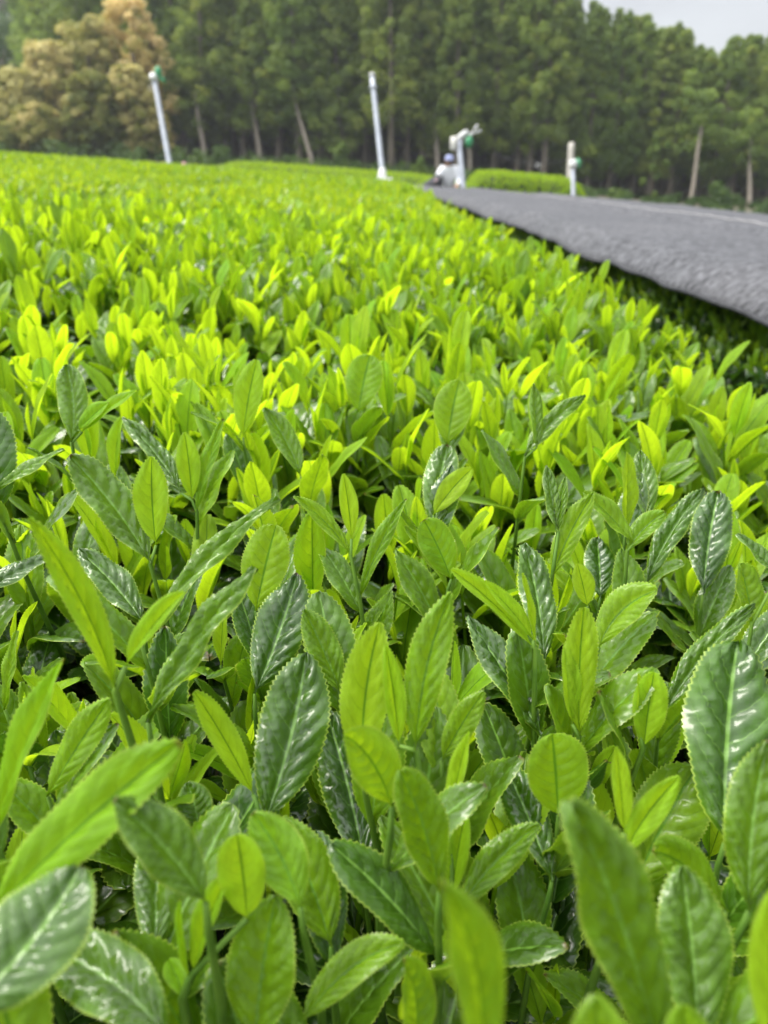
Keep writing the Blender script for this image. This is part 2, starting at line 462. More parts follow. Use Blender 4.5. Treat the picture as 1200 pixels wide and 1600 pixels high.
def proto(seed, nu, nv, full=True, nl=None, teeth=False, stem_k=0, grow=1.0):
    rng = np.random.default_rng(seed)
    spec, stem = shoot_spec(rng, full)
    if nl: spec = spec[-1 - nl:-1] if nl < 4 else spec[-nl:]
    L = Leaves()
    for (b, c, tp, nr, W, age, bl, fo) in spec:
        Q, F, uv = leaf(b, c, tp, nr, W * grow, age, rng, nu, nv, bl, fo, teeth=teeth, puck=1.0 if nv > 12 else 0, wave=.7 + .6 * age)
        L.add(Q, F, uv, age, rng.random())
    if stem_k:
        V, F = tube_q(stem, [.0016, .0014, .0012, .001], stem_k)
        L.add(V, F, np.tile([[.5, .5]], (len(V), 1)) + [[.2, 0]], .45, .5)
    return L.arrays()
def scatter(protos, pos, ang, scl, tilt, age_off, rng, jit=.6):
    """copies of the prototype shoots gathered into arrays"""
    out = Leaves()
    pick = rng.integers(0, len(protos), len(pos))
    for k, pr in enumerate(protos):
        ix = np.nonzero(pick == k)[0]
        if len(ix) == 0: continue
        V, F, uv, age, rnd = pr
        m = len(ix)
        c, s = np.cos(ang[ix]), np.sin(ang[ix])
        R = np.zeros((m, 3, 3)); R[:, 0, 0] = c; R[:, 0, 1] = -s; R[:, 1, 0] = s; R[:, 1, 1] = c; R[:, 2, 2] = 1
        up = nrm(np.stack([tilt[ix, 0], tilt[ix, 1], np.ones(m)], 1))
        x = nrm(np.cross(np.array([0, 1.0, 0])[None], up)); y = np.cross(up, x)
        T = np.stack([x, y, up], 2)
        M = np.einsum('mij,mjk->mik', T, R) * scl[ix][:, None, None]
        Q = np.einsum('mij,nj->mni', M, V) + pos[ix][:, None, :]
        nV = len(V)
        out.V.append(Q.reshape(-1, 3))
        out.F.append((F[None] + (np.arange(m) * nV)[:, None, None]).reshape(-1, F.shape[1]) + out.n)
        out.uv.append(np.tile(uv, (m, 1)))
        out.age.append(np.clip(age[None] + age_off[ix][:, None], 0, 1).ravel().astype(np.float32))
        out.rnd.append(np.mod(rnd[None] + rng.random(m)[:, None] * jit, 1).ravel().astype(np.float32))
        out.n += m * nV
    return out

# ------------------------------------------------------------------ tea rows: profile of a clipped hedge
def profile(s):                            # s in -1..1 over the half width: height over the canopy line
    a = np.abs(s)
    return -.045 * a ** 2 - .5 * np.clip((a - .90) / .10, 0, 1) ** 1.6
def row_top(x, y, cx, hw):
    return ground(x, y) + CAN + profile((x - cx) / hw)
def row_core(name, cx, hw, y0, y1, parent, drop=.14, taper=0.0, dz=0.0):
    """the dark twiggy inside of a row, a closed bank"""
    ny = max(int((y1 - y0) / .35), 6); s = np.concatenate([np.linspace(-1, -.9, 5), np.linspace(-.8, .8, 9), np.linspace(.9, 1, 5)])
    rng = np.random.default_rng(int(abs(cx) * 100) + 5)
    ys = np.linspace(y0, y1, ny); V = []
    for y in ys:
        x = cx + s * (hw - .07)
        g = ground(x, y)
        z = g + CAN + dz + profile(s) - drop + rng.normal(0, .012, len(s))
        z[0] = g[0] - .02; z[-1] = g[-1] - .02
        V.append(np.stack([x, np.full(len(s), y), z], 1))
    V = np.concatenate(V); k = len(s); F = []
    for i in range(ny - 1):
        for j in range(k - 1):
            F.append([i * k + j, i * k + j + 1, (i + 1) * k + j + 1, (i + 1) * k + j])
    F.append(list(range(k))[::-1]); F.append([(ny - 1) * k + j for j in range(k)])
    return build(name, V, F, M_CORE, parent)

def in_view(x, y, z, pad=.12):
    px, py, d = proj(np.stack([x, y, z], 1))
    pad_px = 1200 * pad
    m = .35 / np.maximum(d, .05) * 1200 * .5
    return (d > 0) & (px > -pad_px - m) & (px < 1200 + pad_px + m) & (py < 1600 + pad_px + m)
# ------------------------------------------------------------------ the near tea row
rng = np.random.default_rng(11)
ROW_A = (-.465, 1.035)                     # centre and half width: reaches x = 0.61
hedge_a = empty('tea_hedge', (ROW_A[0], 0, float(ground(ROW_A[0], 0))),
                label='nearest tea hedge, filling the foreground with glossy serrated leaves and lime green shoots', cat='tea hedge', group='clipped tea hedges in rows')
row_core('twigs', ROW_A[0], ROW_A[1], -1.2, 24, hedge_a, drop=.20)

AX = np.array([0, math.cos(PITCH), -math.sin(PITCH)]); RT = np.array([1.0, 0, 0]); UPV = np.array([0, math.sin(PITCH), math.cos(PITCH)])
# leaves of the front shoots as seen in the photograph: each shoot (depth, [leaf, ...]);
# leaf = base px,py, tip px,py, width px, age, tip depth offset (m), bend, normal right, normal up, blunt, fold
Y_, M_, O_ = .04, .42, .95
HERO = [
 (.200, [(-25, 1440, 282, 1160, 122, .22, .010, .05, -.3, .5, .55, .10)]),
 (.205, [(322, 1412, 175, 1250, 100, .72, -.012, .10, .2, 1.0, .25, .25)]),
 (.250, [(-10, 1310, 102, 1030, 78, .18, .0, .06, -.5, .3, .25, .55)]),
 (.232, [(386, 1436, 370, 1303, 84, .02, .0, .03, .1, .2, 1.0, .20), (302, 1520, 360, 1362, 62, .10, .0, .08, -.6, .1, .6, .7), (285, 1560, 262, 1500, 44, .12, .01, .1, .5, .2, .4, .4), (296, 1530, 281, 1405, 26, .15, .0, .0, -.5, .2, .3, .9)]),
 (.175, [(-70, 1590, 128, 1352, 175, .85, .014, .12, .2, .8, .5, .12)]),
 (.205, [(265, 1625, 70, 1480, 125, .75, .015, .12, .2, .9, .5, .15)]),
 (.232, [(398, 1640, 432, 1398, 122, .50, .0, .05, -.2, .15, .35, .18)]),
 (.236, [(470, 1600, 632, 1474, 70, .42, .004, .22, -.2, 1.0, .5, .45)]),
 (.262, [(518, 1480, 440, 1276, 98, .46, .01, .05, .3, .3, .3, .18)]),
 (.300, [(396, 1242, 303, 1080, 52, .03, .0, .04, .5, .1, .7, .40), (412, 1290, 478, 1020, 122, .88, .012, .06, .15, .55, .55, .12)]),
 (.315, [(572, 1375, 508, 1108, 98, .95, .02, .05, .2, .4, .45, .15)]),
 (.290, [(566, 1205, 594, 972, 88, .20, .0, .08, -.1, .15, .35, .12)]),
 (.285, [(624, 1166, 602, 1008, 42, .06, .0, .03, .2, .1, .2, .45), (650, 1172, 705, 925, 72, .40, .0, .10, -.3, .1, .2, .30)]),
 (.250, [(612, 1262, 535, 1146, 92, .30, -.01, .20, .3, .5, .4, .35)]),
 (.245, [(686, 1395, 622, 1203, 84, .55, -.015, .10, .2, .6, .75, .12)]),
 (.278, [(703, 1285, 734, 1143, 38, .05, .0, .05, -.6, .1, .2, .5), (706, 1402, 728, 1266, 46, .06, .0, .03, -.3, .1, .3, .4)]),
 (.272, [(716, 1425, 844, 1288, 58, .50, .0, .12, -.4, .6, .35, .35)]),
 (.305, [(690, 1190, 757, 1080, 48, .40, .0, .05, -.2, .3, .3, .25)]),
 (.300, [(872, 1275, 862, 1146, 112, .28, .0, .02, .1, .15, 1.0, .10)]),
 (.300, [(862, 1378, 782, 1183, 74, .92, .015, .05, .1, .5, .35, .25)]),
 (.262, [(975, 1302, 962, 1166, 38, .05, .0, .02, .1, .1, .2, .4), (972, 1340, 1062, 1213, 52, .08, .0, .08, -.4, .2, .4, .35)]),
 (.325, [(990, 1390, 1088, 1200, 120, .42, .01, .05, -.1, .4, .9, .10)]),
 (.288, [(1132, 1318, 1152, 1004, 158, .93, .012, .04, .0, .45, .85, .10)]),
 (.232, [(1170, 1425, 1200, 1155, 96, .62, .0, .06, -.3, .3, .35, .20)]),
 (.188, [(1030, 1660, 885, 1252, 142, .66, -.02, .10, .15, .65, .65, .12)]),
 (.212, [(1090, 1640, 1064, 1352, 132, .72, .005, .05, .05, .5, .40, .14)]),
 (.260, [(1135, 1425, 1016, 1330, 78, .40, -.01, .25, .2, .8, .8, .4)]),
 (.150, [(752, 1680, 688, 1380, 96, .38, -.010, .18, .2, .6, .15, .35)]),
 (.150, [(950, 1760, 930, 1555, 118, .40, .0, .04, .0, .4, .4, .2)]),
 (.175, [(1085, 1700, 1066, 1568, 84, .30, .0, .04, .0, .4, .5, .2)]),
 (.180, [(1215, 1660, 1208, 1390, 78, .10, .0, .04, -.5, .2, .3, .35)]),
 (.220, [(650, 1640, 628, 1500, 72, .45, -.008, .2, .4, .8, .4, .25)]),
 (.325, [(1006, 1168, 1022, 1050, 60, .05, .0, .02, -.1, .1, .8, .25), (994, 1130, 996, 1052, 26, .03, .0, .05, .8, .1, .3, .5)]),
 (.330, [(894, 1132, 882, 1004, 38, .04, .0, .03, .2, .1, .2, .45), (905, 1150, 912, 948, 58, .22, .0, .03, -.1, .1, .85, .15)]),
 (.360, [(936, 1012, 1028, 922, 66, .35, -.005, .30, -.2, .9, .8, .35)]),
 (.400, [(918, 948, 902, 880, 40, .04, .0, .02, .1, .1, .3, .2)]),
 (.345, [(832, 1012, 704, 890, 48, .05, .0, .14, .4, .7, .5, .5), (834, 1000, 755, 910, 38, .06, .0, .10, .5, .6, .4, .5), (835, 1012, 815, 895, 22, .08, .0, .02, .6, .1, .2, .8)]),
 (.385, [(850, 1040, 818, 850, 62, .85, .01, .08, .1, .5, .8, .15)]),
 (.360, [(845, 1150, 728, 966, 68, .92, .01, .06, .2, .5, .4, .25)]),
 (.420, [(862, 905, 928, 770, 46, .38, .0, .08, -.5, .2, .3, .5), (868, 830, 852, 728, 32, .72, .0, .04, .3, .4, .2, .3), (872, 830, 884, 745, 22, .62, .0, .04, -.4, .4, .2, .4)]),
 (.470, [(1098, 930, 1122, 770, 70, .95, .01, .03, .0, .5, .85, .12)]),
 (.445, [(1010, 915, 1100, 765, 48, .85, .0, .10, -.5, .4, .3, .5)]),
 (.470, [(938, 935, 932, 840, 55, .95, .01, .03, .1, .5, .6, .1)]),
 (.430, [(1175, 975, 1155, 880, 62, .45, .0, .10, .3, .6, .8, .3), (1215, 900, 1150, 835, 36, .80, .0, .1, .3, .6, .3, .4)]),
 (.350, [(1030, 1130, 1180, 945, 50, .80, .0, .10, -.5, .6, .25, .4)]),
 (.480, [(978, 830, 978, 706, 40, .15, .0, .03, .5, .1, .3, .4), (1010, 820, 1000, 705, 44, .70, .01, .03, .1, .4, .5, .2)]),
 (.430, [(990, 850, 910, 770, 48, .40, .0, .15, .3, .7, .5, .4), (980, 860, 1040, 800, 40, .40, .0, .15, -.3, .7, .5, .4)]),
 (.500, [(677, 805, 738, 732, 42, .05, .0, .08, -.2, .3, .5, .2), (680, 830, 700, 697, 58, .78, .01, .06, .0, .5, .95, .12)]),
 (.430, [(549, 842, 536, 740, 34, .04, .0, .04, .2, .1, .2, .35), (548, 868, 458, 776, 32, .38, .0, .16, .3, .6, .4, .5), (562, 935, 636, 780, 34, .42, .0, .1, -.4, .4, .3, .5)]),
 (.440, [(705, 905, 662, 812, 62, .30, .0, .05, .2, .2, .9, .2), (700, 920, 632, 822, 28, .36, .0, .1, .7, .3, .4, .5)]),
 (.400, [(244, 852, 237, 713, 62, .12, .0, .04, .0, .15, .30, .20), (235, 882, 108, 713, 76, .62, -.008, .10, .3, .9, .75, .18)]),
 (.520, [(112, 692, 104, 570, 50, .62, .0, .10, .1, .5, .8, .1), (128, 675, 216, 610, 34, .15, .0, .10, -.2, .8, .25, .4), (122, 672, 170, 630, 36, .18, .0, .08, -.3, .4, .5, .3)]),
 (.560, [(380, 684, 402, 562, 50, .15, .0, .05, -.1, .1, .6, .15)]),
 (.500, [(300, 782, 288, 675, 42, .08, .0, .03, .1, .1, .3, .25), (308, 800, 350, 655, 32, .35, .0, .08, -.5, .2, .3, .5), (282, 770, 190, 655, 42, .80, .0, .12, .3, .8, .3, .4)]),
 (.330, [(222, 1010, 440, 782, 58, .55, .01, .22, -.4, .8, .3, .45)]),
 (.265, [(180, 1080, 44, 808, 62, .22, -.015, .10, .4, .6, .25, .55), (196, 1042, 290, 925, 52, .10, .0, .12, -.5, .3, .4, .55)]),
 (.290, [(232, 1130, 405, 890, 70, .68, -.012, .14, -.3, .8, .3, .35)]),
 (.380, [(400, 955, 432, 820, 82, .32, .0, .03, -.2, .15, .85, .10)]),
 (.345, [(398, 1085, 465, 897, 92, .92, .01, .04, .1, .5, .35, .12)]),
 (.380, [(225, 975, 122, 860, 62, .85, .0, .08, .3, .8, .35, .25)]),
 (.400, [(-12, 770, 102, 704, 38, .55, -.005, .12, -.1, 1.0, .25, .3)]),
 (.340, [(532, 1085, 474, 952, 58, .52, .0, .05, .3, .4, .4, .25)]),
 (.400, [(-30, 930, 95, 868, 50, .85, .0, .15, .0, 1.0, .4, .4)]),
 (.300, [(75, 1245, 172, 1092, 62, .35, .0, .04, -.2, .3, .5, .15)]),
 (.255, [(240, 1500, 245, 1290, 80, .75, .02, .03, .2, .4, .4, .2)]),
 (.640, [(700, 695, 718, 594, 64, .35, .0, .05, -.1, .1, .6, .15)]),
 (.720, [(560, 645, 578, 555, 62, .36, .0, .03, -.1, .1, .9, .12)]),
 (.560, [(470, 745, 412, 638, 44, .55, .0, .12, .3, .4, .5, .3)]),
 (.520, [(820, 715, 915, 618, 40, .60, .0, .14, -.4, .7, .2, .5), (838, 700, 832, 600, 28, .55, .0, .05, .4, .4, .2, .4)]),
 (.420, [(345, 1040, 352, 930, 34, .10, .0, .02, -.3, .1, .3, .5)]),
 (.300, [(310, 1300, 292, 1222, 58, .75, .0, .1, .2, .8, .4, .2)]),
 (.360, [(8, 1110, 28, 985, 30, .40, .0, .03, -.4, .2, .3, .5)]),
 (.230, [(470, 1420, 395, 1270, 90, .35, .01, .1, .2, .3, .3, .15)]),
]
hero_sh = []
nleaf_obj = 0
def add_shoot_object(leaves, stem_pts, stem_r, seed):
    """one shoot: its stem with every leaf a child"""
    o0 = stem_pts[0]
    g = Geo().tube(stem_pts, stem_r, 7)
    s = build('shoot', np.concatenate(g.V), g.F, M_STEM, hedge_a, origin=o0)
    for (Q, F, uv, age, rnd, b, nm) in leaves:
        build(nm, Q, F, M_LEAF, s, origin=b, attrs={'age': np.full(len(Q), age), 'rnd': np.full(len(Q), rnd)}, uv=uv)
    return s
hero_segs = np.array([(q[0], q[1], q[2], q[3], q[4], dep) for dep, lv in HERO for q in lv], float)
def clear_of_heroes(pts, r=.42):
    """is none of these points between the camera and a front leaf"""
    px, py, d = proj(pts)
    a = hero_segs[:, 0:2]; b = hero_segs[:, 2:4]; ab = b - a
    q = np.stack([px, py], 1)[:, None]
    t = np.clip(((q - a) * ab).sum(2) / (ab ** 2).sum(1), 0, 1)
    dist = np.linalg.norm(q - (a + t[..., None] * ab), axis=2)
    hit = (dist < hero_segs[:, 4] * r) & (d[:, None] < hero_segs[:, 5] + .005)
    return not hit.any()

for hi, (dep, lv) in enumerate(HERO):
    r = np.random.default_rng(500 + hi)
    built = []; bases = []
    for (bx, by, tx, ty, wp, age, dt, bend, nr, nu_, blunt, fold) in lv:
        lpx = math.hypot(tx - bx, ty - by) * dep / FPX
        dt = dt + .55 * lpx * max(0, age - .35)             # older leaves lean back and show the sky
        b = P(bx, by, dep); t_ = P(tx, ty, dep + dt)
        L = np.linalg.norm(t_ - b)
        nref = -AX + RT * nr + UPV * (nu_ + .45 * max(0, age - .4))
        T = nrm(t_ - b); N = nrm(nref - nref.dot(T) * T)
        ctrl = (b + t_) / 2 + (N * -.35 * bend + nrm(np.cross(T, N)) * bend * (1 if nr > 0 else -1)) * L
        W = wp * dep / FPX * .93
        blunt = blunt * .75; fold = fold + .12 + .12 * r.random() + .22 * (age < .3); bend = bend + .05
        young = age < .3
        Q, F, uv = leaf(b, ctrl, t_, nref, W, age, r, 6, 60, blunt, fold, puck=(.4 + 1.9 * min(age, .7)), wave=.7 + .9 * age, twist=r.uniform(-.3, .3))
        built.append((Q, F, uv, age, r.random(), b, 'bud' if wp < 27 else 'leaf')); bases.append(b)
    bases.sort(key=lambda q: -q[2])
    low = bases[-1].copy()
    bot = low + np.array([r.uniform(-.012, .012), r.uniform(.0, .02), -.11 - r.uniform(0, .03)])
    pts = [bot, (low * .6 + bot * .4) + np.array([r.uniform(-.003, .003), 0, 0])] + bases[::-1]
    a0 = r.uniform(0, 6.28)
    for q in range(3):                                       # the older leaves lower on the same stem
        b = low + (bot - low) * (.10 + .17 * q); az = a0 + 2.4 * q; el = math.radians(r.uniform(38, 74)); L = r.uniform(.044, .062)
        d = np.array([math.cos(az) * math.cos(el), math.sin(az) * math.cos(el), math.sin(el)])
        tp = b + d * L
        if proj(b)[2][0] < .20 or proj(tp)[2][0] < .20: continue
        if not clear_of_heroes(np.array([b * .5 + tp * .5, tp]), .40): continue
        ag = float(np.clip(r.normal(.72, .18), .3, 1))
        Q, F, uv = leaf(b, b + nrm(d + np.array([0, 0, .4])) * L * .5, tp, np.array([-math.cos(az), -math.sin(az), .8]), L * r.uniform(.34, .44), ag, r, 5, 48, r.uniform(.1, .6), r.uniform(.15, .5), puck=1.2, wave=1.1, twist=r.uniform(-.4, .4))
        built.append((Q, F, uv, ag, r.random(), b, 'leaf'))
    if len(pts) < 4: pts.insert(2, low * .9 + bot * .1)
    rr = np.linspace(.0019, .0009, len(pts)) * (1.0 if dep < .3 else .85)
    add_shoot_object(built, np.array(pts), rr, hi)

# filler shoots close to the camera, each an object while the count of shoots stays near a hundred
nobj = len(HERO)
near_mass = Leaves(); near_stem = Geo()
def near_shoots(n, y0, y1, x0, x1, objs):
    global nobj
    k = 0
    for i in range(n):
        x, y = rng.uniform(x0, x1), rng.uniform(y0, y1)
        if x > .56: continue
        z = float(row_top(x, y, *ROW_A)) - rng.uniform(.055, .085) - .03 * (y < .35)
        spec, stem = shoot_spec(rng)
        o = np.array([x, y, z]); sc = rng.uniform(.85, 1.12) * (1.0 if y < .6 else 1.15)
        ok = all(clear_of_heroes(np.array([o + sc * q[0], o + sc * q[1], o + sc * q[2]])) for q in spec)
        if not ok: continue
        if np.min(np.linalg.norm(np.array([o + sc * q[2] for q in spec]) - np.array([0, 0, CAMZ]), axis=1)) < .17: continue
        built = []
        near = y < .62
        for (b, c, tp, nr, W, age, bl, fo) in spec:
            a2 = float(np.clip(age + rng.normal(0, .05), 0, 1))
            Q, F, uv = leaf(o + sc * b, o + sc * c, o + sc * tp, nr, W * sc, a2, rng, 5 if near else 4, 52 if near else 36, bl, fo, puck=.4 + .9 * a2, wave=.5 + .6 * a2, twist=rng.uniform(-.35, .35))
            built.append((Q, F, uv, a2, rng.random(), o + sc * b, 'bud' if age == 0 and W < .012 else 'leaf'))
        sp = o + sc * stem
        if objs and nobj < 100 and y < .75:
            add_shoot_object(built, sp, [.0019, .0017, .0013, .001], i); nobj += 1
        else:
            for (Q, F, uv, a2, rn, b, nm) in built: near_mass.add(Q, F, uv, a2, rn)
            V, F = tube_q(sp, [.0019, .0017, .0013, .001], 6)
            near_mass.add(V, F, np.tile([[.7, .5]], (len(V), 1)), .45, .5)
near_shoots(120, .16, .62, -.42, .42, True)
near_shoots(290, .12, .75, -.6, .6, False)
near_shoots(520, .66, 1.30, -.95, .58, False)

# leaves below the shoots
def layer(n, x0, x1, y0, y1, cx, hw, dz0, dz1, nu, nv, teeth, seed, L0=.045, L1=.075, agem=.95, el0=-10, el1=55):
    r = np.random.default_rng(seed)
    out = Leaves()
    x = r.uniform(x0, x1, n); y = r.uniform(y0, y1, n)
    z = row_top(x, y, cx, hw) - r.uniform(dz0, dz1, n)
    keep = in_view(x, y, z)
    for i in np.nonzero(keep)[0]:
        az = r.uniform(0, 2 * PI); el = math.radians(r.uniform(el0, el1)); L = r.uniform(L0, L1)
        d = np.array([math.cos(az) * math.cos(el), math.sin(az) * math.cos(el), math.sin(el)])
        b = np.array([x[i], y[i], z[i]])
        c = b + nrm(d + np.array([0, 0, .3])) * L * .5
        nrf = np.array([-math.cos(az) * math.sin(el), -math.sin(az) * math.sin(el), math.cos(el)]) + r.normal(0, .25, 3)
        age = float(np.clip(r.normal(agem, .12), 0, 1))
        Q, F, uv = leaf(b, c, b + d * L, nrf, L * r.uniform(.38, .5), age, r, nu, nv, r.uniform(.3, .9), r.uniform(.1, .4), teeth=teeth, puck=1.2 if nv > 12 else 0, wave=1)
        out.add(Q, F, uv, age, r.random())
    return out
def merge(dst, src):
    for i in range(len(src.V)):
        dst.V.append(src.V[i]); dst.F.append(src.F[i] + dst.n); dst.uv.append(src.uv[i]); dst.age.append(src.age[i]); dst.rnd.append(src.rnd[i])
    dst.n += src.n
    return dst
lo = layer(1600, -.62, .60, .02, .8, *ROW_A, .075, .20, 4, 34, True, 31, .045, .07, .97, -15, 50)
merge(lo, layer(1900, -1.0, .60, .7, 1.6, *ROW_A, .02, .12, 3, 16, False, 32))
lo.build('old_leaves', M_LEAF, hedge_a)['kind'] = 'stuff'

# shoots in the middle distance and farther
PR_MID = [proto(100 + i, 3, 14, stem_k=4) for i in range(26)]
PR_FAR = [proto(300 + i, 1, 7, grow=1.05) for i in range(20)]
PR_VFAR = [proto(500 + i, 1, 4, nl=4, grow=1.2) for i in range(16)]
def field(prs, dens, y0, y1, x0, x1, cx, hw, seed, zoff=-.05, s0=.85, s1=1.15, wild=.12, shade=0.0, view=True):  # shade: mean age offset, darker leaf colour as it rises
    r = np.random.default_rng(seed)
    n = int(dens * (x1 - x0) * (y1 - y0))
    x = r.uniform(x0, x1, n); y = r.uniform(y0, y1, n)
    s = (x - cx) / hw
    ok = np.abs(s) < .985
    z = row_top(x, y, cx, hw) + zoff + r.normal(0, .012, n) + .012 * np.sin(x * 5.1 + 1.3 * np.sin(y * 3.1)) + .012 * np.sin(y * 4.3 + x * 2)
    if view: ok &= in_view(x, y, z)
    x, y, z, s = x[ok], y[ok], z[ok], s[ok]; n = len(x)
    tilt = r.normal(0, wild, (n, 2)); tilt[:, 0] += np.sign(s) * np.clip((np.abs(s) - .86) / .14, 0, 1) * 1.1
    pos = np.stack([x, y, z], 1)
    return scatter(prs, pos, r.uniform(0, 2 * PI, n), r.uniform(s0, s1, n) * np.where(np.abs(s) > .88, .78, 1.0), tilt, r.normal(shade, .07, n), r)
mid = field(PR_MID, 800, 1.22, 3.2, -1.5, .61, *ROW_A, 41, s0=.95, s1=1.32, shade=.12)
merge(near_mass, mid)
near_mass.build('shoots', M_LEAF, hedge_a)['kind'] = 'stuff'
far = field(PR_FAR, 720, 3.1, 8.2, -1.5, .61, *ROW_A, 42, s0=.9, s1=1.3)
merge(far, field(PR_VFAR, 420, 8.0, 24, -1.5, .61, *ROW_A, 43, s0=1.2, s1=1.6))
far.build('distant_shoots', M_LEAF_FAR, hedge_a)['kind'] = 'stuff'

# bare twigs and dry leaves low inside the near row
g = Geo(); r = np.random.default_rng(77)
for i in range(150):
    x, y = r.uniform(-.5, .58), r.uniform(.02, 1.0)
    z = float(row_top(x, y, *ROW_A)) - .19
    p = np.array([x, y, z - .05]); d = nrm(np.array([r.normal(0, .5), r.normal(0, .5), 1])); L = r.uniform(.06, .13)
    g.tube([p, p + d * L * .5 + r.normal(0, .006, 3), p + d * L], [.0026, .002, .0013], 6)
g.build('branches', M_TWIG, hedge_a)['kind'] = 'stuff'
dry = Leaves()
for i in range(70):
    x, y = r.uniform(-.5, .58), r.uniform(.02, .9)
    b = np.array([x, y, float(row_top(x, y, *ROW_A)) - r.uniform(.12, .18)]); az = r.uniform(0, 6.28); L = r.uniform(.03, .05)
    d = np.array([math.cos(az), math.sin(az), r.uniform(-.4, .3)])
    Q, F, uv = leaf(b, b + d * L * .5 + [0, 0, .008], b + d * L, [0, 0, 1], L * .4, 1, r, 3, 12, .5, .6, wave=3, puck=2, teeth=False)
    dry.add(Q, F, uv, 1, .5)
dry.build('dry_leaves', M_DRY, hedge_a)['kind'] = 'stuff'

# ------------------------------------------------------------------ the other rows
def other_row(cx, hw, y0, y1, label, seed, near_mid=False, yfar=None):
    e = empty('tea_hedge', (cx, y0, float(ground(cx, y0))), label=label, cat='tea hedge', group='clipped tea hedges in rows')
    row_core('twigs', cx, hw, y0, y1, e, drop=.15)
    a = Leaves()
    ya = max(y0, 3.1)
    if ya < 8.2: merge(a, field(PR_FAR, 700, ya, 8.2, cx - hw, cx + hw, cx, hw, seed, s0=.95, s1=1.25))
    merge(a, field(PR_VFAR, 380, max(8.0, y0), y1, cx - hw, cx + hw, cx, hw, seed + 1, s0=1.2, s1=1.6))
    a.build('shoots', M_LEAF_FAR, e)['kind'] = 'stuff'
    return e
LEFT = ['second tea hedge from the foreground one, sunlit lime green top running away on the left',
        'third tea hedge to the left, its bright clipped top seen edge on',
        'fourth tea hedge to the left, higher up the slope under the golden trees',
        'fifth tea hedge to the left, near the left edge of the field',
        'sixth tea hedge to the left, highest row on the sloping field',
        'seventh tea hedge, at the far upper left corner of the field']
cx = -1.5 - .12 - 1.055
for i, lb in enumerate(LEFT):
    y0 = max(2.6, (-(cx + 1.055)) * 1.55 - .5)
    y1 = 24 - max(0, i - 1) * 1.0
    if y0 < y1 - 3: other_row(cx, 1.055, y0, y1, lb, 60 + 2 * i)
    cx -= 2.23

# row under the first net, with its open shoulder on the left
CX2, HW2 = 1.98, 1.17
hedge_b = empty('tea_hedge', (CX2, 0, float(ground(CX2, 0))), label='tea hedge under the black shade net, only its shaded left shoulder uncovered', cat='tea hedge', group='clipped tea hedges in rows')
row_core('twigs', CX2, HW2, -1.0, 21, hedge_b, drop=.15)
sh = field(PR_MID, 1300, .4, 3.4, .80, 1.25, CX2, HW2, 81, zoff=-.10, s0=.8, s1=1.0, shade=.32)  # shade below the net put into the leaf colour as extra age
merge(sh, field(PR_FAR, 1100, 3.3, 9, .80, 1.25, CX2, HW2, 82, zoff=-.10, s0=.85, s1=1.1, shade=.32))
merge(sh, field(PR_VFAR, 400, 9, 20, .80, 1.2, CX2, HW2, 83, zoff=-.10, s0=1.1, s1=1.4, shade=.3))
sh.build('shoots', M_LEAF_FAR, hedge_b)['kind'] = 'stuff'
# leaves on the steep flanks facing the furrow, its shade put into their colour as age
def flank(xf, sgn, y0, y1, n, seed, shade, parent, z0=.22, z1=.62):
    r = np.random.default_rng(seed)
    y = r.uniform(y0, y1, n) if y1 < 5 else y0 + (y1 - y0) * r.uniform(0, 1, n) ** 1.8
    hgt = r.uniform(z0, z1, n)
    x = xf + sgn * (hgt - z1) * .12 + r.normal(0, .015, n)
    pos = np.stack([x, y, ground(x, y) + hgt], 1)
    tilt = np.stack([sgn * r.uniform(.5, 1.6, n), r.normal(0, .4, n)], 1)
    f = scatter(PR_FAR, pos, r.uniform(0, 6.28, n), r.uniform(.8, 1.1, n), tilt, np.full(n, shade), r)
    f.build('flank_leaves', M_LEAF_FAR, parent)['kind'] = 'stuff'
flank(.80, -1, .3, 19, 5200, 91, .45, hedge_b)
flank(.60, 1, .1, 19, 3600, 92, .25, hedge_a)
# ------------------------------------------------------------------ ground
xs = np.unique(np.concatenate([np.linspace(-220, -40, 16), np.linspace(-40, 40, 61), np.linspace(40, 220, 16)]))
ys = np.unique(np.concatenate([np.linspace(-60, -5, 8), np.linspace(-5, 60, 66), np.linspace(60, 130, 30), np.linspace(130, 300, 14)]))
X, Y = np.meshgrid(xs, ys); Z = ground(X, Y); GZ = Z
k = len(xs); a = (np.arange(len(ys) - 1)[:, None] * k + np.arange(k - 1)[None]).ravel()
t = NT('ground_soil')
vec = t.n('ShaderNodeTexCoord').outputs['Object']
n1 = t.noise(1.3, 5, vec); n2 = t.noise(14, 4, vec)
col = t.mix(t.remap(n1, .42, .62), (0.085, 0.065, 0.045), (0.05, 0.075, 0.02))
col = t.mix(t.remap(n2, .3, .7, 0, .5), col, (0.14, 0.115, 0.08))
M_GROUND = t.end(t.n('ShaderNodeBsdfPrincipled', {'Base Color': col, 'Roughness': .95, 'Normal': t.n('ShaderNodeBump', {'Height': n2, 'Strength': .8, 'Distance': .04}).outputs[0]}).outputs[0])
gr = build('ground', np.stack([X.ravel(), Y.ravel(), Z.ravel()], 1), np.stack([a, a + 1, a + k + 1, a + k], 1), M_GROUND)
gr['kind'] = 'structure'

